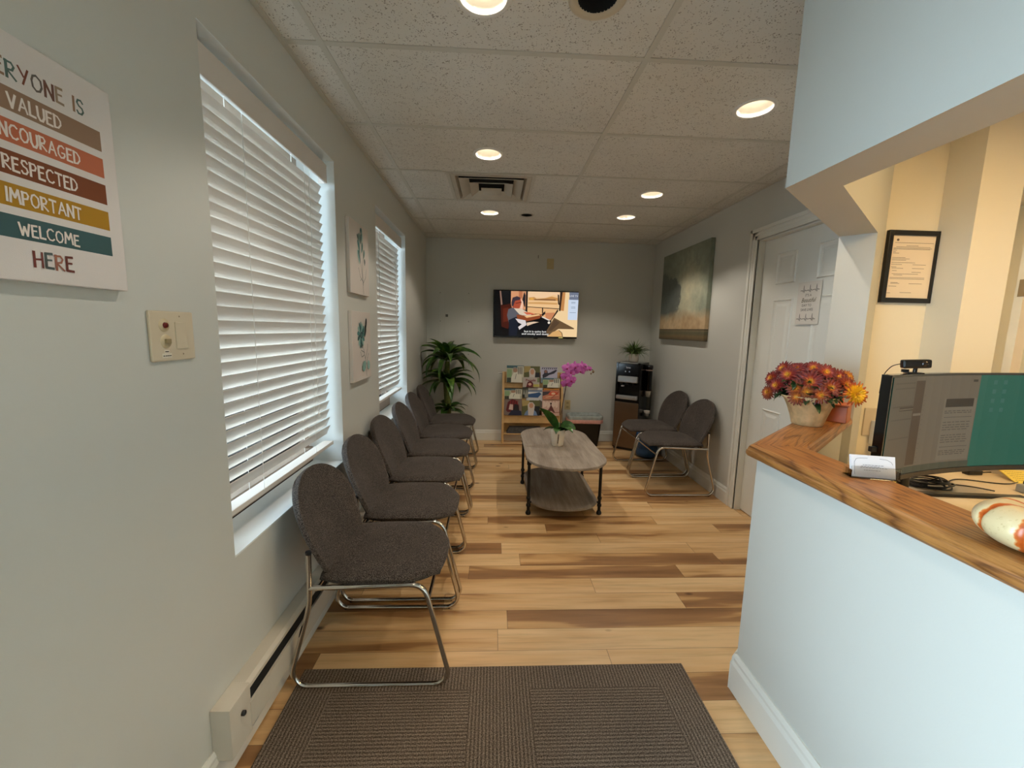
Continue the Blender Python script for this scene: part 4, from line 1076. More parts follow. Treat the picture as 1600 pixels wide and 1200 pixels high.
# ------------------------------------------------------------------ orchid on the coffee table
ox, oy, oz = .524, 3.20, .452
t = thing('potted_orchid', 'magenta moth orchid in a white pot standing on the coffee table', 'potted plant', (ox, oy, oz))
m = MB(); m.lathe([(.0001, .0), (.046, .0), (.049, .004), (.062, .130), (.061, .134), (.055, .132), (.052, .115), (.0001, .112)], (ox, oy, oz), 36); m.build('pot', pm('white_ceramic_gloss', col(232, 222, 206), .25, var=.02), t)
m = MB(); m.lathe([(.052, .118), (.0001, .122)], (ox, oy, oz), 24); m.build('moss', pm('moss', col(86, 74, 48), .9, var=.4, scale=60), t)
ORL = mat_leaf('orchid_leaf', col(30, 58, 18), col(46, 84, 28), col(70, 108, 40), .3, 25)
for (az, el, ln, w_, dr, ro) in ((2.75, 1.1, .235, .085, .6, 1.25), (-1.0, .85, .17, .09, 1.7, 0), (-.35, .9, .14, .085, 1.6, 1.1), (3.0, .5, .12, .07, 1.2, .5), (1.2, .8, .14, .06, 1.3, 0), (-1.9, .8, .13, .07, 1.8, 0)):
    m = MB(); leaf(m, (ox+.008+.012*math.cos(az), oy+.012*math.sin(az), oz+.12), az, el, ln, w_, dr, n=10, taper=.8, fold=.12, roll=ro)
    m.build('leaf', ORL, t)
STM = pm('orchid_stem', col(66, 44, 34), .5, var=.2)
sp = fillet([(ox+.018, oy, oz+.11), (ox+.02, oy, oz+.26), (ox+.052, oy-.005, oz+.48), (ox+.055, oy-.01, oz+.60), (ox+.14, oy-.01, oz+.665), (ox+.262, oy-.01, oz+.612)], .09, 8)
m = MB(); m.tube(sp, .0035, 8); m.build('stem', STM, t)
m = MB(); m.tube([(ox+.034, oy+.01, oz+.11), (ox+.030, oy+.004, oz+.30), (ox+.040, oy, oz+.42)], .0025, 6); m.build('stake', STM, t)
m = MB(); m.tube([(ox+.0, oy-.05, oz+.115), (ox-.002, oy-.064, oz+.09), (ox-.008, oy-.066, oz+.03)], .003, 6); m.build('root', STM, t)
PET = mat_leaf('orchid_petal', col(158, 58, 142), col(184, 88, 170), col(210, 128, 198), .5, 40)
LIP = pm('orchid_lip', col(150, 20, 90), .5, var=.15)
def orchid_flower(c, face, s, par):
    """three sepals, two broad petals, small lip; face = direction the bloom looks"""
    f = Vector(face).normalized(); u = f.cross(Vector((0, 0, 1))).normalized(); v = u.cross(f)
    m = MB()
    def petal(ang, ln, w_, lift):
        d = u*math.cos(ang)+v*math.sin(ang); sd = f.cross(d)
        rows = []
        for i in range(6):
            t_ = i/5.; ww = w_*math.sin(PI*min(1, .08+t_*.86))**.7
            for j in (-1, -.5, 0, .5, 1): rows.append(Vector(c)+d*(ln*t_)+sd*ww*j+f*(lift-.010*t_*t_*4*s*10*.1-.004*abs(j)))
        m.add(rows, [(i*5+j, i*5+j+1, (i+1)*5+j+1, (i+1)*5+j) for i in range(5) for j in range(4)], True)
    for a_ in (90, 215, 325): petal(math.radians(a_), s*.95, s*.28, -.002)
    for a_ in (8, 172): petal(math.radians(a_), s, s*.52, .002)
    o = m.build('flower', PET, par)
    m = MB(); c2 = Vector(c)+f*.006
    m.lathe([(.0001, .010*s*20), (.006, .006*s*20), (.008, 0), (.003, -.006)], (0, 0, 0), 10, Matrix.Translation(c2-v*s*.25)); m.build('lip', LIP, o)
fl = [((ox+.052, oy-.03, oz+.505), (-.1, -1, -.1)), ((ox+.085, oy-.035, oz+.535), (.3, -1, 0)), ((ox+.045, oy-.03, oz+.562), (-.35, -1, .1)), ((ox+.080, oy-.03, oz+.600), (.1, -1, .1)), ((ox+.055, oy-.02, oz+.63), (-.3, -.9, .4)),
      ((ox+.115, oy-.03, oz+.64), (.2, -1, .2)), ((ox+.155, oy-.035, oz+.610), (.1, -1, -.1)), ((ox+.175, oy-.02, oz+.64), (.5, -1, .2))]
for c, f in fl: orchid_flower(c, f, .047, t)
orchid_flower((ox+.225, oy-.03, oz+.625), (.6, -1, .1), .030, t)
m = MB()
for c, r_ in (((ox+.262, oy-.01, oz+.600), .010), ((ox+.245, oy-.012, oz+.585), .007), ((ox+.035, oy-.01, oz+.50), .007)):
    m.lathe([(.0001, -r_*1.3), (r_*.8, -r_*.6), (r_, 0), (r_*.6, r_), (.0001, r_*1.4)], c, 10)
m.build('buds', pm('bud', col(120, 96, 70), .5, var=.2), t)

# ------------------------------------------------------------------ welcome canvas
t = thing('welcome_canvas', 'white canvas with coloured word bands, Everyone Is Welcome Here, on the near left wall', 'wall art', (XL, .787, 1.435))
CANV = pm('canvas_white', col(214, 206, 200), .75, var=.015, bmp=.15, bscale=600)
m = MB(); m.box(XL+.0005, -.785, .640, .934, 1.435, 1.826, ch=.002); m.build('canvas', CANV, t)
a = Art((-.785, 0, 0), (0, 1, 0), (0, 0, 1), .00004)
for (zt, zb, c) in ((1.741, 1.704, (142, 112, 88)), (1.6905, 1.654, (184, 100, 66)), (1.641, 1.603, (118, 58, 18)), (1.5895, 1.553, (168, 122, 8)), (1.540, 1.503, (50, 84, 86))):
    a.rect(.667, zb, .905, zt, flat(*c), up=False)
a.k += 1
PW = [flat(226, 214, 204)]
MIX = [flat(150, 128, 104), flat(92, 84, 78), flat(142, 108, 80), flat(78, 100, 92), flat(116, 62, 40), flat(98, 88, 80), flat(108, 72, 58)]
hand(a, 'EVERYONE IS', .787, 1.757, .025, .176, MIX)
hand(a, 'VALUED', .788, 1.711, .021, .082, PW); hand(a, 'ENCOURAGED', .787, 1.662, .021, .140, PW); hand(a, 'RESPECTED', .787, 1.611, .021, .118, PW)
hand(a, 'IMPORTANT', .787, 1.560, .021, .120, PW); hand(a, 'WELCOME', .788, 1.510, .019, .098, PW)
hand(a, 'HERE', .788, 1.461, .025, .065, [flat(112, 52, 44), flat(78, 90, 88), flat(150, 96, 76), flat(98, 44, 34)])
a.build('print', t)

# wall plate with red light
t = thing('switch_plate', 'cream double wall plate with red indicator and switch below the welcome canvas', 'switch plate', (XL, 1.067, 1.277))
m = MB(); m.box(XL+.0003, XL+.007, .993, 1.133, 1.277, 1.398, ch=.0035); m.build('plate', CREAM, t)
RX = Matrix.Rotation(PI/2, 4, 'Y'); XP = XL+.007
m = MB(); m.lathe([(.0001, .002), (.015, .002), (.0165, 0)], (0, 0, 0), 24, Matrix.Translation((XP, 1.035, 1.364)) @ RX); m.build('indicator_bezel', pm('cream_dark', col(204, 186, 150), .35), t)
m = MB(); m.lathe([(.0001, .004), (.006, .004), (.0072, 0)], (0, 0, 0), 18, Matrix.Translation((XP+.002, 1.036, 1.364)) @ RX); m.build('red_indicator', pm('red_lens', col(104, 18, 18), .2), t)
m = MB(); m.lathe([(.0001, .002), (.0155, .002), (.017, 0)], (0, 0, 0), 24, Matrix.Translation((XP, 1.037, 1.325)) @ RX); m.build('switch_bezel', MATS['cream_dark'], t)
m = MB(); m.box(XP+.0015, XP+.008, 1.031, 1.045, 1.320, 1.331, ch=.001); m.build('toggle', flat(150, 134, 100), t)
m = MB(); m.box(XP-.001, XP+.003, 1.068, 1.106, 1.306, 1.372, ch=.0015); m.build('rocker', CREAM, t)
a = Art((XP, 0, 0), (0, 1, 0), (0, 0, 1)); a.rect(1.022, 1.285, 1.052, 1.296, flat(222, 214, 196)); a.rect(1.029, 1.296, 1.045, 1.304, flat(222, 214, 196))
a.line([(1.032, 1.300), (1.042, 1.300)], .0022, INK); 
for y_ in (1.025, 1.032, 1.038, 1.044): a.line([(y_, 1.290), (y_+.0042, 1.290)], .002, INK)
for y_, z_ in ((1.084, 1.386), (1.088, 1.292)): a.ell(y_, z_, .002, .002, flat(120, 104, 80))
a.build('label_tape', t)

# botanical canvases
def canvas(label, z0, z1):
    t = thing('flower_canvas', label, 'wall art', (XL, 2.49, z0), 'teal flower canvases between the windows')
    m = MB(); m.box(XL+.0005, -.783, 2.318, 2.655, z0, z1, ch=.002); m.build('canvas', pm('canvas_pinkish', col(206, 196, 186), .75, var=.015), t)
    return t, Art((-.783, 2.318, z0), (0, .337, 0), (0, 0, z1-z0), .00015)
TEAL, TEAL2, TEAL3, STEMC = flat(84, 132, 128), flat(44, 84, 84), flat(140, 176, 168), flat(74, 84, 82)
def blob(a, cx, cy, ln, w_, ang, mat):
    q = []
    for i in range(14):
        t_ = 2*PI*i/14; x, y = ln*(.5+.5*math.cos(t_)), w_*math.sin(t_)*(.6+.4*math.cos(t_+.6))
        q.append((cx+x*math.cos(ang)-y*math.sin(ang), cy+x*math.sin(ang)+y*math.cos(ang)))
    a.poly(q, mat)
t, a = canvas('square-cut canvas of tall teal tulip-like flowers, upper one between the windows', 1.553, 1.952)
a.line([(.66, .02), (.64, .2), (.56, .42), (.52, .6), (.5, .72)], .014, STEMC); a.line([(.66, .15), (.62, .35), (.68, .55)], .012, STEMC)
a.line([(.64, .2), (.5, .26), (.42, .38)], .01, STEMC); a.line([(.66, .18), (.8, .28), (.84, .4)], .01, STEMC); a.line([(.56, .24), (.5, .2)], .01, STEMC)
for (cx, cy, ln, w_, an, mt) in ((.50, .72, .15, .06, 1.8, TEAL), (.54, .72, .16, .05, 1.3, TEAL2), (.48, .58, .20, .06, 2.0, TEAL), (.58, .60, .18, .06, 1.2, TEAL), (.62, .74, .16, .05, 1.5, TEAL3), (.44, .74, .12, .04, 2.2, TEAL2), (.46, .42, .22, .07, 1.95, TEAL3), (.5, .44, .2, .04, 2.0, TEAL2), (.74, .44, .1, .04, 1.5, TEAL2), (.68, .54, .14, .05, 1.2, TEAL), (.52, .86, .1, .03, 1.2, TEAL2), (.6, .84, .12, .05, 1.7, TEAL)):
    blob(a, cx, cy, ln, w_, an, mt)
a.build('painting', t)
t, a = canvas('canvas of a round teal daisy with dark leaves, lower one between the windows', 1.052, 1.455)
a.line([(.72, .04), (.66, .3), (.55, .5), (.46, .62)], .014, STEMC); a.line([(.68, .2), (.86, .38)], .01, STEMC); a.line([(.66, .3), (.8, .45), (.82, .52)], .01, STEMC); a.line([(.6, .36), (.46, .34), (.4, .42)], .01, STEMC); a.line([(.62, .4), (.44, .44)], .01, STEMC)
for i in range(13): blob(a, .44, .66, .20, .045, 2*PI*i/13+.1, (TEAL, TEAL2, TEAL3)[i % 3])
a.ell(.44, .66, .055, .05, flat(30, 58, 66)); a.ell(.44, .66, .03, .028, flat(90, 120, 110))
blob(a, .62, .62, .2, .07, 1.2, flat(40, 56, 56)); blob(a, .68, .72, .2, .05, 1.25, flat(30, 44, 46)); blob(a, .58, .66, .14, .05, 1.7, TEAL)
a.ell(.56, .2, .11, .075, flat(128, 164, 154), rot=.3); a.ell(.82, .2, .08, .07, TEAL3, rot=-.4)
a.build('painting', t)

# large landscape painting
def mat_painting():
    mt, nt, b = newmat('misty_landscape'); co = N(nt, 'ShaderNodeTexCoord').outputs['Object']
    sp = N(nt, 'ShaderNodeSeparateXYZ'); L(nt, co, sp.inputs[0])
    u = mth(nt, 'DIVIDE', mth(nt, 'MULTIPLY', sp.outputs[1], -1.), 1.0)  # 0 centre; -0.5 = far(left) .. 0.5 near
    v = mth(nt, 'DIVIDE', sp.outputs[2], .9)
    n1 = N(nt, 'ShaderNodeTexNoise', i_Scale=5.0, i_Detail=7., i_Roughness=.62); L(nt, co, n1.inputs['Vector'])
    n2 = N(nt, 'ShaderNodeTexNoise', i_Scale=14., i_Detail=4.); L(nt, co, n2.inputs['Vector'])
    n3 = N(nt, 'ShaderNodeTexNoise', i_Scale=1., i_Detail=4.); L(nt, vmul(nt, co, (1, 2.5, 30.)), n3.inputs['Vector'])
    # sky brightness: pale glow right of centre
    du = mth(nt, 'SUBTRACT', u, .12); dv = mth(nt, 'SUBTRACT', v, .50)
    d2 = mth(nt, 'SQRT', mth(nt, 'ADD', mth(nt, 'MULTIPLY', mth(nt, 'MULTIPLY', du, du), 3.2), mth(nt, 'MULTIPLY', mth(nt, 'MULTIPLY', dv, dv), 2.2)))
    sky = ramp(nt, mth(nt, 'ADD', d2, mth(nt, 'MULTIPLY', mth(nt, 'SUBTRACT', n1.outputs[0], .5), .9)), [(0, col(206, 200, 168)), (.3, col(184, 184, 158)), (.65, col(138, 146, 128)), (1., col(122, 130, 114))])
    # dark cloud mass on the left
    cu = mth(nt, 'DIVIDE', mth(nt, 'ADD', u, .36), .34); cv = mth(nt, 'DIVIDE', mth(nt, 'SUBTRACT', v, .50), .27)
    cd = mth(nt, 'ADD', mth(nt, 'ADD', mth(nt, 'MULTIPLY', cu, cu), mth(nt, 'MULTIPLY', cv, cv)), mth(nt, 'MULTIPLY', mth(nt, 'SUBTRACT', n1.outputs[0], .5), 2.2))
    cm = ramp(nt, cd, [(.80, (1, 1, 1)), (1.0, (0, 0, 0))])
    c1 = mixc(nt, mth(nt, 'MULTIPLY', cm.outputs[0], .88), sky.outputs[0], col(88, 96, 94))
    # warm band
    wb = ramp(nt, mth(nt, 'ADD', v, mth(nt, 'MULTIPLY', mth(nt, 'SUBTRACT', n1.outputs[0], .5), .16)), [(.10, (1, 1, 1)), (.22, (1, 1, 1)), (.33, (0, 0, 0))])
    warm = ramp(nt, n1.outputs[0], [(.35, col(172, 142, 104)), (.6, col(206, 180, 142))])
    c2 = mixc(nt, wb.outputs[0], c1, warm.outputs[0])
    fd = ramp(nt, mth(nt, 'ADD', v, 0), [(.0, col(74, 66, 48)), (.04, col(126, 104, 70)), (.075, col(98, 96, 72)), (.098, col(110, 104, 80)), (.106, col(150, 132, 100)), (.112, col(58, 48, 38)), (.120, col(66, 54, 40))], 'LINEAR')
    lo = mth(nt, 'LESS_THAN', v, .121)
    fd2 = mixc(nt, mth(nt, 'MULTIPLY', n3.outputs[0], .5), fd.outputs[0], col(84, 78, 56))
    c3 = mixc(nt, lo, c2, fd2)
    sc = ramp(nt, n2.outputs[0], [(.3, (.86, .86, .86)), (.7, (1.08, 1.08, 1.08))])
    L(nt, mixc(nt, 1., c3, sc.outputs[0], 'MULTIPLY'), b.inputs['Base Color']); b.inputs['Roughness'].default_value = .6
    return mt
m = MB(); m.box(1.872, XR-.0005, 3.613, 4.615, 1.298, 2.197, ch=.003)
o = m.build('landscape_painting', mat_painting(), None, origin=(XR, 4.114, 1.298)); tag(o, 'large misty landscape canvas with dark cloud and tan horizon on the right wall', 'wall art')

# ------------------------------------------------------------------ reception counter top
def counter():
    dirv = Vector((.7585, .6517)); nrm = Vector((-.6517, .7585))   # outward (towards waiting room)
    xo, xi = .918, 1.115
    co_ = (.918, 1.403); ci_ = (1.115, 1.345)
    eo = Vector((1.671, 2.004))+nrm*.035; ei = Vector((1.770, 1.903))
    z0, z1 = .936, .981
    prof = [(0, 0.000), (.004, -.0), (.010, .004)]
    def solid(poly_out, inner, closed=None):
        pass
    # cross-section of the moulded edge: (inset, z)
    ED = [(.016, z0), (.006, z0+.001), (.001, z0+.008), (.0, z0+.014), (.001, z0+.022), (.005, z0+.027), (.005, z0+.030), (.009, z0+.038), (.016, z1-.002), (.024, z1)]
    # outer path (offset inward to +), given straight run and return run
    def off(path, d):      # path: list of 2-D points, outer side on the left when walking
        out = []
        for i, p in enumerate(path):
            ns = []
            if i > 0: e = (Vector(path[i])-Vector(path[i-1])).normalized(); ns.append(Vector((e.y, -e.x)))
            if i < len(path)-1: e = (Vector(path[i+1])-Vector(path[i])).normalized(); ns.append(Vector((e.y, -e.x)))
            n_ = sum(ns, Vector((0, 0))); n_ = n_.normalized(); k = 1/max(.3, n_.dot(ns[0])); out.append(Vector(p)+n_*d*k)
        return out
    outer = [Vector((xo, Y0)), Vector(co_), eo]; inner = [Vector((xi, Y0)), Vector(ci_), ei]
    for part, idx, mt in (('straight_run', (0, 1), mat_oak('oak_straight', 0.)), ('return_run', (1, 2), mat_oak('oak_return', math.atan2(.7585, .6517)*1., (.3, .2)))):
        m = MB(); rowsL, rowsR = [], []
        for d, z in ED:
            po = off(outer, d); pi = off(inner, -d)
            rowsL.append((po[idx[0]], po[idx[1]], z)); rowsR.append((pi[idx[0]], pi[idx[1]], z))
        vs = []; fs = []; n = len(ED)
        ring = []
        for end in (0, 1):
            r_ = [Vector((a_[end].x, a_[end].y, a_[2])) for a_ in rowsL]+[Vector((a_[end].x, a_[end].y, a_[2])) for a_ in reversed(rowsR)]
            ring.append(r_)
        k = 2*n; m.add(ring[0]+ring[1], [(i, (i+1) % k, k+(i+1) % k, k+i) for i in range(k)]+[tuple(range(k-1, -1, -1)), tuple(range(k, 2*k))], False)
        bm = bmesh.new(); me = bpy.data.meshes.new('x'); me.from_pydata([tuple(v) for v in m.v], [], m.f); bm.from_mesh(me); bpy.data.meshes.remove(me)
        bmesh.ops.recalc_face_normals(bm, faces=bm.faces[:]); m2 = MB(); m2.bm(bm)
        yield part, m2, mt
ct = thing('reception_countertop', 'stained oak countertop with moulded edge running along the reception half wall', 'countertop', (1.0, 1.0, .936))
for part, m2, mt in counter(): m2.build(part, mt, ct)

# ------------------------------------------------------------------ chrysanthemum in wrapped pot
fx, fy, fz = 1.392, 1.722, .981
t = thing('potted_chrysanthemum', 'rust and yellow chrysanthemums in a kraft-wrapped pot on the oak counter corner', 'potted plant', (fx, fy, fz))
def crumple(a_, z): return 1+.018*math.sin(a_*9+z*40)+.012*math.sin(a_*23+1.3+z*25)+(.16*max(0, math.cos(a_-PI*1.04))**10*max(0, (z-.07)/.07))
KRAFT = pm('kraft_wrap', col(206, 174, 128), .45, var=.22, scale=30, bmp=.5, bscale=50)
m = MB(); m.lathe([(.0001, .0), (.058, .0), (.060, .006), (.068, .04), (.080, .080), (.094, .110), (.114, .132), (.110, .132), (.090, .112), (.074, .09), (.0001, .085)], (fx, fy, fz), 90, jit=crumple); m.build('wrapped_pot', KRAFT, t)
r4 = random.Random(21)
m = MB()
for i in range(190):
    az = r4.uniform(0, 2*PI); rr = r4.uniform(.02, .10); el = r4.uniform(-.3, 1.1)
    leaf(m, (fx+rr*math.cos(az), fy+rr*math.sin(az), fz+r4.uniform(.11, .185)), az+r4.uniform(-.6, .6), el, r4.uniform(.04, .075), r4.uniform(.018, .032), r4.uniform(.2, 1.4), n=6, taper=.8, fold=.2, wave=.002)
m.build('foliage', DKLEAF, t)
def mat_mum():
    mt, nt, b = newmat('rust_petal')
    vc = N(nt, 'ShaderNodeVertexColor', layer_name='along')
    sp = N(nt, 'ShaderNodeSeparateColor'); L(nt, vc.outputs[0], sp.inputs[0])
    r = ramp(nt, sp.outputs[0], [(.0, col(230, 176, 36)), (.24, col(228, 166, 66)), (.38, col(186, 84, 46)), (.52, col(136, 32, 28)), (1., col(88, 18, 24))])
    r2 = ramp(nt, sp.outputs[0], [(.0, col(240, 190, 30)), (.62, col(238, 178, 24)), (.82, col(190, 90, 30)), (1., col(150, 50, 26))])
    L(nt, mixc(nt, sp.outputs[1], r.outputs[0], r2.outputs[0]), b.inputs['Base Color']); b.inputs['Roughness'].default_value = .5
    return mt
MUM = mat_mum(); MUMC = pm('mum_centre', col(206, 150, 26), .7, var=.3, scale=200)
def mum(c, face, s, yellow, par):
    s *= 1.12; f = Vector(face).normalized(); u = f.orthogonal().normalized(); v = f.cross(u); me_v = []; me_f = []; cols = []
    for ring, (np_, ln, lift) in enumerate(((18, 1., .12), (16, .86, .32), (13, .64, .62), (9, .40, .95))):
        for i in range(np_):
            a_ = 2*PI*(i+.5*ring)/np_+r4.uniform(-.08, .08); d = (u*math.cos(a_)+v*math.sin(a_)); sd = f.cross(d)
            l_ = s*ln*r4.uniform(.86, 1.08); w_ = s*.105; dirv = (d*math.cos(lift)+f*math.sin(lift)).normalized(); up = sd.cross(dirv)
            o = len(me_v)
            for k in range(5):
                t_ = k/4.; ww = w_*(.45, .8, 1., .95, .35)[k]; p = Vector(c)+dirv*l_*t_*1.0+f*(.002*ring)-f*(t_*t_*l_*.16)
                for j in (-1, 0, 1):
                    me_v.append(tuple(p+sd*ww*j-(up*-ww*.35 if j else Vector((0, 0, 0))))); cols.append((min(1, t_*ln*(.95+.2*r4.random())), yellow, 0, 1))
            for k in range(4):
                q = o+k*3; me_f += [(q, q+1, q+4, q+3), (q+1, q+2, q+5, q+4)]
    off = OFF[par.name]; me = bpy.data.meshes.new('flower'); me.from_pydata([tuple(Vector(x)-off) for x in me_v], [], me_f); me.materials.append(MUM)
    ca = me.color_attributes.new('along', 'FLOAT_COLOR', 'POINT')
    for i, cc in enumerate(cols): ca.data[i].color = cc
    o = bpy.data.objects.new('flower', me); C.objects.link(o); o.parent = par; OFF[o.name] = off.copy()
    m = MB(); M = Matrix.Translation(Vector(c)+f*s*.12) @ f.to_track_quat('Z', 'Y').to_matrix().to_4x4()
    m.lathe([(.0001, s*.16), (s*.10, s*.13), (s*.17, s*.02), (s*.12, -s*.04)], (0, 0, 0), 12, M); m.build('flower_centre', MUMC, o)
    return o
# placed over the dome of foliage, camera side and above
right = Vector((.777, -.629, 0)); toc = Vector((-.629, -.777, 0)); upv = Vector((0, 0, 1))
for (r_, u_, t_, s, y) in ((-.005, .195, .075, .050, 0), (-.085, .215, .03, .046, 0), (-.125, .165, .04, .040, 0), (-.155, .13, .03, .036, .1), (-.05, .165, .09, .040, .1), (-.045, .13, .10, .034, .15),
                        (-.06, .235, -.01, .044, .0), (-.11, .235, -.04, .042, 0), (.0, .245, -.02, .040, .0), (.045, .235, .02, .042, 0), (.085, .215, -.01, .044, 0), (.065, .175, .065, .042, .05),
                        (.035, .145, .095, .038, .1), (.115, .19, .02, .040, .05), (.150, .158, .045, .050, 1.), (-.15, .19, -.02, .040, 0), (.03, .205, -.08, .042, 0), (-.05, .22, -.09, .042, 0), (.12, .215, -.05, .036, .3), (-.012, .155, .105, .030, .2)):
    p = Vector((fx, fy, fz))+right*r_+upv*u_+toc*t_
    mum(p, right*r_*4.2+upv*(.1+(u_-.12)*2.3)+toc*(.55+t_*3), s, y, t)
m = MB(); q = Vector((fx, fy, fz))+right*.03-toc*.03
m.add([q+upv*.10-right*.015, q+upv*.10+right*.04, q+upv*.245+right*.045, q+upv*.262+right*.005, q+upv*.255-right*.02], [(0, 1, 2, 3, 4)])
m.add([q+upv*.10-right*.015+toc*.002, q+upv*.10+right*.04+toc*.002, q+upv*.245+right*.045+toc*.002, q+upv*.262+right*.005+toc*.002, q+upv*.255-right*.02+toc*.002], [(4, 3, 2, 1, 0)])
m.build('wrap_peak', pm('pale_wrap', col(236, 218, 190), .5), t)
# small orange wooden box behind
bxp = Vector((1.600, 1.800, .9815)); M = Matrix.Translation(bxp) @ Matrix.Rotation(math.radians(40.6), 4, 'Z')
t = thing('wooden_box', 'small orange-stained wooden box behind the flower pot on the oak counter', 'box', tuple(bxp))
TERR = pm('orange_wood', col(176, 92, 48), .4, var=.15, scale=20)
m = MB(); m.box(-.055, .05, -.04, .04, 0, .075, M, ch=.004); m.build('box_body', TERR, t)
m = MB(); m.box(-.058, .053, -.043, .043, .0755, .084, M, ch=.003); m.build('lid', TERR, t)
m = MB(); m.box(.02, .045, -.01, .01, .0845, .12, M, ch=.003); m.build('knob', pm('orange_wood_pale', col(214, 128, 88), .45, var=.1), t)

# ------------------------------------------------------------------ card holder
hp = Vector((1.062, 1.066, .981)); ang = math.atan2(1.053-1.082, 1.119-1.005)
M = Matrix.Translation(hp) @ Matrix.Rotation(ang, 4, 'Z') @ Matrix.Scale(1.14, 4)
t = thing('card_holder', 'clear acrylic holder with white business cards standing on the oak counter', 'card holder', tuple(hp))
ACR = mat_glass(); ACR.name = 'clear_acrylic'
m = MB(); m.box(-.052, .052, -.022, -.019, 0, .030, M, ch=.001); m.box(-.052, .052, -.022, .016, 0, .002, M); m.box(-.052, .052, .008, .011, .002, .050, M); m.box(-.052, -.049, -.019, .008, .002, .02, M); m.box(.049, .052, -.019, .008, .002, .02, M); m.build('holder', ACR, t)
lean = math.radians(14); M2 = M @ Matrix.Translation((0, -.016, .0025)) @ Matrix.Rotation(-lean, 4, 'X')
t2 = thing('business_cards', 'stack of white business cards with rounded border in the clear holder', 'business cards', tuple(hp+Vector((0, 0, .003))))
CARD = pm('card_white', col(236, 236, 240), .5, var=.005)
m = MB(); m.box(-.0465, .0465, 0, .009, 0, .0535, M2, ch=.0006); m.build('cards', CARD, t2)
O = M2 @ Vector((-.0465, -.0004, 0)); U = (M2.to_3x3() @ Vector((1, 0, 0))); V = (M2.to_3x3() @ Vector((0, 0, 1)))
a = Art(O, U, V, .0002); GI = flat(90, 92, 104)
bd = [(.006, .006), (.006, .036), (.010, .044), (.018, .046)]; a.line(bd, .0007, GI); a.line([(.018, .046), (.034, .0465)], .0007, GI); a.line([(.060, .0465), (.075, .045), (.084, .040), (.087, .034)], .0007, GI)
for v_, u0, u1 in ((.030, .024, .068), (.0265, .020, .060), (.0235, .018, .070), (.0175, .026, .062)):
    u = u0
    while u < u1: w_ = rnd.uniform(.002, .006); a.line([(u, v_), (u+w_, v_)], .0010, GI, up=False); u += w_+.0022
a.build('print', t2)

# ------------------------------------------------------------------ striped gourd
gx, gy, gz = 1.033, .672, .981
def mat_gourd():
    mt, nt, b = newmat('striped_gourd_skin'); co = objco(nt)
    vc = N(nt, 'ShaderNodeVertexColor', layer_name='rib'); sp = N(nt, 'ShaderNodeSeparateColor'); L(nt, vc.outputs[0], sp.inputs[0])
    n1 = N(nt, 'ShaderNodeTexNoise', i_Scale=70., i_Detail=4.); L(nt, co, n1.inputs['Vector'])
    n2 = N(nt, 'ShaderNodeTexNoise', i_Scale=160., i_Detail=2.); L(nt, co, n2.inputs['Vector'])
    s_ = mth(nt, 'ADD', sp.outputs[0], mth(nt, 'MULTIPLY', mth(nt, 'SUBTRACT', n1.outputs[0], .5), .9))
    r = ramp(nt, s_, [(.56, col(216, 196, 152)), (.64, col(214, 158, 98)), (.72, col(200, 100, 36)), (1., col(180, 80, 24))])
    sk = ramp(nt, n2.outputs[0], [(.58, (1, 1, 1)), (.75, (.82, .78, .70))])
    L(nt, mixc(nt, 1., r.outputs[0], sk.outputs[0], 'MULTIPLY'), b.inputs['Base Color']); b.inputs['Roughness'].default_value = .35; b.inputs['Coat Weight'].default_value = .3
    return mt
def gourd():
    n, mm = 96, 28; vs = []; cl = []; R_, hh = .098, .046
    for i in range(mm+1):
        ph = PI*i/mm
        for k in range(n):
            th_ = 2*PI*k/n; rib = abs(math.cos(th_*4+.5)); d = (1-rib)**3
            r_ = R_*math.sin(ph)**.8*(1-.11*d*math.sin(ph)); z = -math.cos(ph)*hh
            if i < 5: z += .010*(1-i/5.)
            if i > mm-6: z -= .020*((i-mm+6)/6.)**1.5
            vs.append((r_*math.cos(th_), r_*math.sin(th_), z+hh-.003)); cl.append((1-min(1, abs(((th_*4+.5) % PI)/PI-.5)*2/.60) if True else 0, 0, 0, 1))
    fs = [(i*n+k, i*n+(k+1) % n, (i+1)*n+(k+1) % n, (i+1)*n+k) for i in range(mm) for k in range(n)]
    me = bpy.data.meshes.new('gourd'); me.from_pydata(vs, [], fs); me.materials.append(mat_gourd())
    ca = me.color_attributes.new('rib', 'FLOAT_COLOR', 'POINT')
    for i, c in enumerate(cl): ca.data[i].color = c
    for p in me.polygons: p.use_smooth = True
    return me
t = thing('striped_gourd', 'cream and orange striped ornamental pumpkin on the oak counter at the right edge', 'pumpkin', (gx, gy, gz))
o = bpy.data.objects.new('gourd_body', gourd()); C.objects.link(o); o.parent = t; OFF[o.name] = Vector((gx, gy, gz))
m = MB(); m.tube([(gx, gy, gz+.072), (gx+.003, gy, gz+.088), (gx+.012, gy+.004, gz+.100)], [.010, .007, .006], 8); m.build('stem', pm('gourd_stem', col(150, 130, 80), .8, var=.2), t)

# ------------------------------------------------------------------ desk and what stands on it
DESKM = pm('beige_laminate', col(214, 196, 168), .45, var=.02)
t = thing('reception_desk', 'beige laminate desk top behind the oak counter under the monitor', 'desk', (1.6, .9, 0))
m = MB(); m.prism([(1.09, -1.4), (1.09, 1.34), (1.755, 1.915), (1.955, 2.055), (2.23, 2.055), (2.23, 1.90), (2.44, 1.90), (2.95, 1.90), (2.95, 1.15), (1.85, 1.15), (1.85, -1.4)], .712, .740); m.build('desktop', DESKM, t)
for x, y in ((2.9, 1.2), (2.9, 1.85), (1.80, -1.35), (1.80, 1.18), (1.13, -1.35)):
    m = MB(); m.box(x-.02, x+.02, y-.02, y+.02, 0, .712); m.build('leg', BLACKM, t)
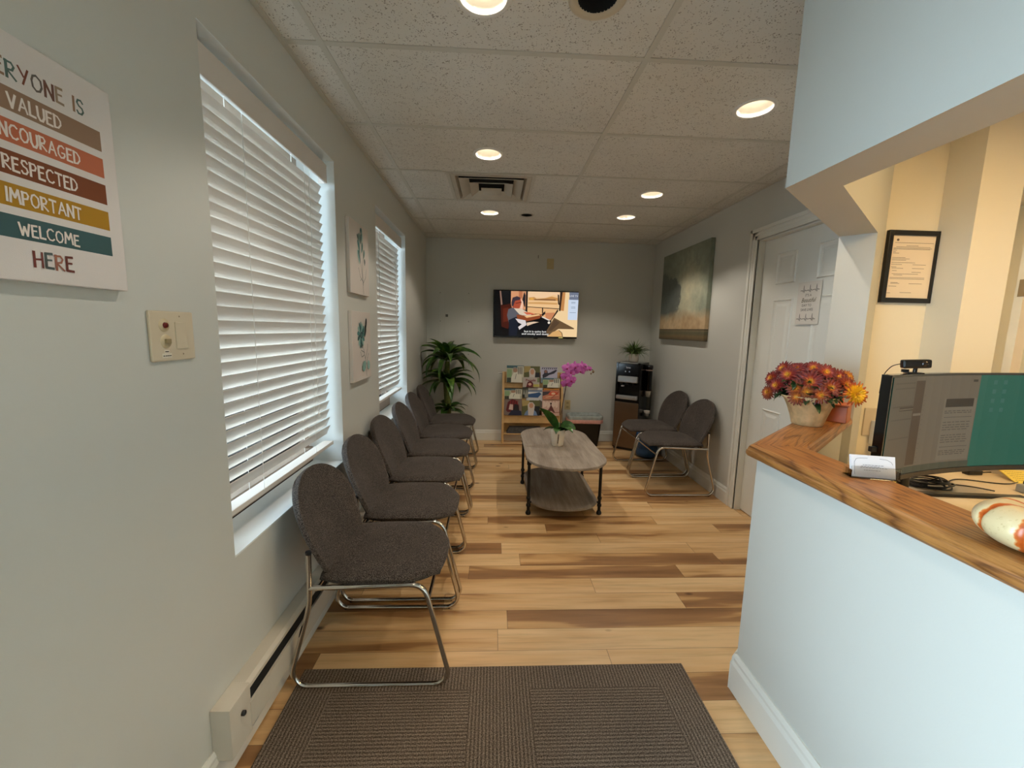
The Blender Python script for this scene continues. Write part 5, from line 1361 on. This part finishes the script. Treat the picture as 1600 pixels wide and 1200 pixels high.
# curved monitor
mt_ = thing('curved_monitor', 'wide curved black monitor with a dimmed document on screen behind the counter', 'monitor', (1.7, 1.5, .74))
Pc = Vector((1.680, 1.405)); phi = math.radians(12.5); Wd = .79; Rm = 1.9; zB, zT = .872, 1.248
def mpt(s, d, z):          # s along the arc from centre, d forward towards the viewer
    a_ = s/Rm; e1 = Vector((math.cos(phi), math.sin(phi))); nf = Vector((math.sin(phi), -math.cos(phi)))
    p = Pc+e1*(Rm-d)*math.sin(a_)+nf*(Rm-(Rm-d)*math.cos(a_))
    return Vector((p.x, p.y, z))
def marc(m, s0, s1, z0, z1, d0, d1, n=24):
    vs = []
    for i in range(n+1):
        s = s0+(s1-s0)*i/n; vs += [mpt(s, d1, z0), mpt(s, d1, z1), mpt(s, d0, z1), mpt(s, d0, z0)]
    fs = [(i*4+k, i*4+(k+1) % 4, (i+1)*4+(k+1) % 4, (i+1)*4+k) for i in range(n) for k in range(4)]
    fs = [f[::-1] for f in fs]+[(0, 1, 2, 3), (n*4+3, n*4+2, n*4+1, n*4)]
    m.add(vs, fs)
m = MB(); marc(m, -Wd/2, Wd/2, zB, zT, -.028, 0); ho = m.build('housing', BLACKG, mt_)
m = MB(); marc(m, -Wd/2, Wd/2, zB, zB+.018, -.02, .0025); m.build('bottom_bezel', BLACKP, mt_)
def quad(m, s0, s1, z0, z1, d, n=10):
    vs = []
    for i in range(n+1):
        s = s0+(s1-s0)*i/n; vs += [mpt(s, d, z0), mpt(s, d, z1)]
    m.add(vs, [(i*2, i*2+2, i*2+3, i*2+1) for i in range(n)])
SC = []
mm_ = MB()
def lay(c, s0, s1, v0, v1, k, e=.5):
    if s1 < .6: s0 *= 1.18; s1 *= 1.18
    mt = glow(*c, e)
    if mt not in SC: SC.append(mt)
    mm_.cur = SC.index(mt); h_ = zT-.008-(zB+.020)
    quad(mm_, -Wd/2+.012+(Wd-.024)*s0, -Wd/2+.012+(Wd-.024)*s1, zB+.020+h_*v0, zB+.020+h_*v1, .0012+.0004*k)
EM = .36
lay((0, 128, 108), 0, 1, 0, 1, 0, EM); lay((82, 92, 78), 0, .56, 0, .07, 1, EM)
lay((140, 126, 106), 0, .555, .07, 1, 1, EM); lay((124, 112, 94), 0, .165, .07, 1, 2, EM); lay((96, 76, 60), .165, .225, .085, .955, 3, EM); lay((150, 136, 116), .17, .222, .60, .625, 4, EM)
for v in (.93, .88, .70, .57, .38): lay((104, 92, 76), .02, .16, v, v+.012, 3, EM)
lay((80, 66, 52), .07, .165, .66, .70, 4, EM); lay((150, 138, 116), .07, .165, .672, .68, 5, EM)
lay((152, 140, 120), .365, .55, .09, .76, 2, EM); lay((62, 54, 46), .375, .535, .665, .755, 3, EM)
r5 = random.Random(3)
for v in (.62, .60, .50, .47, .445, .42, .36, .335, .31, .285, .19, .17, .15):
    s = .375
    while s < .52:
        w_ = r5.uniform(.01, .03); lay((96, 88, 74), s, min(.53, s+w_), v, v+.008, 3, EM); s += w_+.006
for v in (.555, .235): lay((70, 62, 52), .375, .535, v, v+.004, 4, EM)
lay((60, 54, 46), .515, .54, .93, .955, 3, EM)
for v in [i/20. for i in range(2, 17)]: lay((112, 102, 86), .232, .24, v, v+.006, 3, EM)
for u in (.74, .80):
    for v in (.90, .80, .70, .60): lay((70, 140, 128), u+.0, u+.022, v, v+.045, 1, EM)
mm_.build('screen', SC, mt_)
m = MB(); c0 = mpt(0, -.03, 1.05); hub = Vector((c0.x-.01, c0.y+.09, .745))
m.tube([c0, Vector((hub.x, hub.y, 1.05)), Vector((hub.x, hub.y, .745))], .02, 12); m.build('neck', BLACKP, mt_)
for tip in ((2.13, 1.475), (1.36, 1.42)):
    m = MB(); d = Vector((tip[0]-hub.x, tip[1]-hub.y, 0)); ln = d.length; M = Matrix.Translation((hub.x, hub.y, .7405)) @ Matrix.Rotation(math.atan2(d.y, d.x), 4, 'Z')
    m.box(0, ln, -.016, .016, 0, .012, M, ch=.003); m.build('stand_foot', BLACKP, mt_)
m = MB(); q0 = mpt(-.395, -.015, .985); m.box(q0.x-.02, q0.x, q0.y-.004, q0.y+.01, .985, 1.003, ch=.002); m.build('side_lug', BLACKP, mt_)
# webcam
wcb = mpt(-.235, -.01, zT)
t = thing('webcam', 'small black webcam clipped on top of the curved monitor', 'webcam', tuple(wcb))
M = Matrix.Translation(wcb) @ Matrix.Rotation(math.radians(-28), 4, 'Z')
m = MB(); m.box(-.038, .038, -.028, .002, .020, .050, M @ Matrix.Rotation(math.radians(-4), 4, 'Y'), ch=.007); bd = m.build('camera_body', BLACKP, t)
m = MB(); m.lathe([(.0001, .003), (.008, .003), (.010, 0)], (0, 0, 0), 18, M @ Matrix.Translation((.016, -.029, .036)) @ Matrix.Rotation(PI/2, 4, 'X')); m.build('lens', flat(40, 34, 30, .1), bd)
m = MB(); m.tube([M @ Vector((0, -.010, .022)), M @ Vector((0, -.008, .006))], .006, 8); m.box(-.022, .022, -.022, .022, .0005, .006, M, ch=.002); m.box(-.03, -.012, .0, .012, .004, .014, M); m.build('clip', BLACKP, t)
m = MB(); m.tube(fillet([M @ Vector((-.035, -.008, .034)), M @ Vector((-.06, -.004, .026)), M @ Vector((-.072, .03, -.01)), M @ Vector((-.07, .045, -.08))], .03, 5), .0016, 6); m.build('cord', BLACKP, t)
# cable coil
r6 = random.Random(9)
t = thing('cable_coil', 'tangled coil of black cables on the desk below the monitor', 'cables', (1.90, 1.61, .74))
m = MB()
for k in range(7):
    pts = []; rx_, ry_ = r6.uniform(.065, .085), r6.uniform(.040, .055); ox_, oy_ = r6.uniform(-.012, .012), r6.uniform(-.008, .008)
    for i in range(29):
        a_ = 2*PI*i/28; pts.append((1.875+ox_+rx_*math.cos(a_)*(1+.06*math.sin(3*a_+k)), 1.605+oy_+ry_*math.sin(a_), .744+.0045*k+.002*math.sin(2*a_+k)))
    m.tube(pts, .0028, 6, caps=False)
m.build('loops', BLACKP, t)
m = MB(); m.tube([(1.90, 1.566, .75), (1.905, 1.60, .782), (1.91, 1.64, .75)], .004, 8); m.build('tie', BLACKP, t)
m = MB(); m.box(1.80, 1.85, 1.59, 1.64, .7405, .765, ch=.004); m.build('adapter', BLACKP, t)
def cable(label, pts, r=.0025):
    m = MB(); m.tube(fillet(pts, .06, 6), r, 6); o = m.build('desk_cable', BLACKP, None, origin=pts[0]); tag(o, label, 'cable', 'thin black cables trailing over the desk')
cable('thin black cable trailing from the coil towards the yellow note pad', [(1.95, 1.62, .7435), (2.10, 1.70, .7435), (2.25, 1.62, .7435), (2.36, 1.66, .7435)])
cable('thin black cable curling along the desk below the monitor logo', [(1.93, 1.65, .7435), (2.06, 1.60, .7435), (2.10, 1.55, .7435)])
cable('thin black cable looping behind the plug beside the note pad', [(2.27, 1.76, .7435), (2.38, 1.79, .7435), (2.50, 1.74, .7435)])
m = MB(); m.box(2.22, 2.29, 1.745, 1.775, .7405, .762, Matrix.Identity(4), ch=.004); o = m.build('cable_plug', BLACKP, None, origin=(2.25, 1.76, .74)); tag(o, 'black cable plug lying on the desk under the monitor edge', 'plug')
# sticky notes
NOTE = pm('yellow_note', col(236, 212, 100), .6, var=.02)
def note(label, c, ang, tilt, s, n=5):
    t = thing('sticky_note', label, 'note', c, 'yellow notes on the desk'); M = Matrix.Translation(c) @ Matrix.Rotation(ang, 4, 'Z') @ Matrix.Rotation(tilt, 4, 'X')
    m = MB(); m.box(-s, s, -s, s, 0, .004, M); m.build('pad', NOTE, t)
    O = M @ Vector((-s, -s, .0041)); a = Art(O, (M.to_3x3() @ Vector((2*s, 0, 0))), (M.to_3x3() @ Vector((0, 2*s, 0))), .0002)
    for k in range(n):
        v_ = .82-.15*k; u = .12
        while u < .78: w_ = r6.uniform(.04, .12); a.line([(u, v_), (u+w_, v_+.008)], .02, flat(120, 104, 60), up=False); u += w_+.03
    a.build('writing', t)
note('yellow lined note pad on the desk at the right edge, tilted up', (2.385, 1.68, .755), -.25, .35, .05)
note('small yellow sticky note corner peeking over the counter by the card holder', (1.765, 1.665, .741), .6, 0, .038, 0)
m = MB(); m.box(2.20, 2.42, 1.42, 1.56, .7405, .775, ch=.006); t = thing('desk_phone', 'grey desk device with dark top at the right edge of the desk', 'device', (2.3, 1.5, .74)); m.build('base', pm('grey_plastic', col(150, 146, 134), .5), t)
m = MB(); m.box(2.215, 2.41, 1.44, 1.55, .7752, .790, ch=.004); m.build('top', BLACKP, t)
m = MB(); m.box(1.70, 2.05, 1.30, 1.46, .7402, .742, Matrix.Identity(4)); o = m.build('paper_sheet', flat(206, 190, 160), None, origin=(1.9, 1.38, .74)); tag(o, 'pale paper sheet lying on the desk behind the gourd', 'paper')
# outlet box with charger on the office wall
t = thing('jumbo_outlet', 'cream outlet plate on the office wall beside the monitor', 'outlet', (2.03, 2.071, .93))
m = MB(); m.box(1.982, 2.075, 2.063, 2.0708, .845, .995, ch=.003); m.build('plate', CREAM, t)
t = thing('charger', 'white plug-in charger on the cream outlet beside the monitor', 'charger', (2.05, 2.06, .84))
m = MB(); m.box(2.02, 2.08, 2.01, 2.0628, .80, .93, ch=.006); m.build('brick', WHITEP, t)
m = MB(); m.tube(fillet([(2.04, 2.02, .80), (2.03, 2.0, .77), (1.98, 1.98, .765), (1.95, 1.95, .7435)], .02, 5), .002, 6); m.build('cord', WHITEP, t)
# plant tuft behind monitor
t = thing('desk_succulent', 'dark green leafy sprig showing above the right part of the monitor', 'potted plant', (2.42, 1.80, .74))
m = MB(); m.lathe([(.0001, 0), (.05, 0), (.06, .12), (.055, .12), (.0001, .11)], (2.42, 1.80, .741), 20); m.build('pot', WHITEP, t)
m = MB()
for i in range(16):
    az = r6.uniform(0, 2*PI); m2 = leaf(m, (2.42, 1.80, .85+.02*i), az, r6.uniform(.4, 1.2), r6.uniform(.07, .12), .03, .9, n=6, taper=.8)
m.tube([(2.42, 1.80, .85), (2.42, 1.80, 1.2)], .006, 8); m.build('foliage', mat_leaf('blue_green_leaf', col(24, 50, 40), col(44, 74, 60), col(70, 96, 76), .4, 30), t)

# certificate frame
t = thing('certificate_frame', 'black framed certificate on the cream office wall above the monitor', 'picture frame', (2.09, 2.071, 1.55))
X0, X1, Z0, Z1 = 1.973, 2.253, 1.548, 1.905; FW = .024; Y = 2.052
m = MB(); m.box(X0, X0+FW, Y, 2.0708, Z0, Z1, ch=.002); m.box(X1-FW, X1, Y, 2.0708, Z0, Z1, ch=.002); m.box(X0+FW, X1-FW, Y, 2.0708, Z1-FW, Z1, ch=.002); m.box(X0+FW, X1-FW, Y, 2.0708, Z0, Z0+FW, ch=.002); m.build('frame', BLACKP, t)
m = MB(); m.box(X0+FW, X1-FW, Y+.010, Y+.014, Z0+FW, Z1-FW); m.build('mount', CARD, t)
a = Art((X0+FW, Y+.010, Z0+FW), (X1-X0-2*FW, 0, 0), (0, 0, Z1-Z0-2*FW)); a.rect(0, 0, 1, 1, flat(232, 216, 190)); BK = flat(110, 96, 84)
a.ell(.14, .93, .03, .02, BK)
for v_, u0, u1 in ((.885, .08, .96), (.84, .35, .62), (.82, .12, .9), (.80, .06, .94), (.785, .06, .9), (.765, .06, .14), (.74, .06, .12), (.72, .06, .2), (.65, .06, .36), (.63, .06, .46), (.61, .06, .38), (.57, .06, .6), (.54, .06, .3), (.54, .55, .85), (.5, .06, .18), (.48, .08, .34), (.48, .55, .82), (.44, .1, .2), (.42, .55, .76), (.39, .1, .7), (.37, .14, .34), (.33, .06, .86), (.31, .06, .86), (.25, .1, .26), (.235, .1, .3), (.235, .52, .82), (.19, .06, .24), (.09, .34, .6), (.08, .04, .12)):
    a.line([(u0, v_), (u1, v_)], .006, BK, up=False)
a.build('certificate', t)
# doorway beyond the office wall
m = MB(); m.box(2.83, 2.885, 2.12, 2.16, 0, 1.88); m.box(2.885, 3.30, 2.12, 2.16, 1.84, 1.88); structure(m, 'trim_3', pm('door_casing_cream', col(230, 214, 186), .45))
m = MB(); m.box(2.80, 2.812, 2.1, 2.125, 1.60, 1.69); o = structure(m, 'trim_4', flat(140, 112, 70, .3))

# ------------------------------------------------------------------ outside
m = MB(); m.box(-14, -1.3, -8, 14, -.45, -.40); o = structure(m, 'ground_outside', pm('asphalt', col(170, 172, 172), .9, var=.08))
# ------------------------------------------------------------------ daylight and lamps
w = bpy.data.worlds.new('World'); bpy.context.scene.world = w; w.use_nodes = True
bg = w.node_tree.nodes['Background']; bg.inputs[0].default_value = (.68, .85, 1., 1); bg.inputs[1].default_value = 17
def portal(y0, y1, z0, z1):
    ld = bpy.data.lights.new('window_portal', 'AREA'); ld.shape = 'RECTANGLE'; ld.size = y1-y0; ld.size_y = z1-z0; ld.cycles.is_portal = True
    lo = bpy.data.objects.new('window_portal', ld); C.objects.link(lo); lo.location = (-1.045, (y0+y1)/2, (z0+z1)/2); lo.rotation_euler = (0, -PI/2, PI)
    lo.rotation_euler = Vector((1, 0, 0)).to_track_quat('-Z', 'Y').to_euler(); ld.size, ld.size_y = (y1-y0), (z1-z0)
for q in (W1, W2, ADDED_GLAZING): portal(*q)

# ------------------------------------------------------------------ camera
y_, p_, q_ = -.046, .133, -.021
Rz = Matrix(((math.cos(y_), -math.sin(y_), 0), (math.sin(y_), math.cos(y_), 0), (0, 0, 1)))
Rx = Matrix(((1, 0, 0), (0, math.cos(p_), math.sin(p_)), (0, -math.sin(p_), math.cos(p_))))
Ry = Matrix(((math.cos(q_), 0, math.sin(q_)), (0, 1, 0), (-math.sin(q_), 0, math.cos(q_))))
R = Rz @ Rx @ Ry
cam = bpy.data.cameras.new('camera'); co_ = bpy.data.objects.new('camera', cam); C.objects.link(co_)
MM = Matrix(((R[0][0], R[0][2], -R[0][1], 0), (R[1][0], R[1][2], -R[1][1], 0), (R[2][0], R[2][2], -R[2][1], 1.372), (0, 0, 0, 1)))
co_.matrix_world = MM; cam.sensor_width = 36; cam.lens = 640.9/1600*36; cam.clip_start = .02; cam.clip_end = 100
sc = bpy.context.scene; sc.camera = co_
sc.view_settings.view_transform = 'Standard'; sc.view_settings.look = 'None'; sc.view_settings.gamma = 1; sc.view_settings.use_curve_mapping = False
sc.view_settings.exposure = 0.1
sc.cycles.max_bounces = 8; sc.cycles.diffuse_bounces = 5; sc.cycles.sample_clamp_indirect = 6; sc.cycles.caustics_reflective = False; sc.cycles.caustics_refractive = False
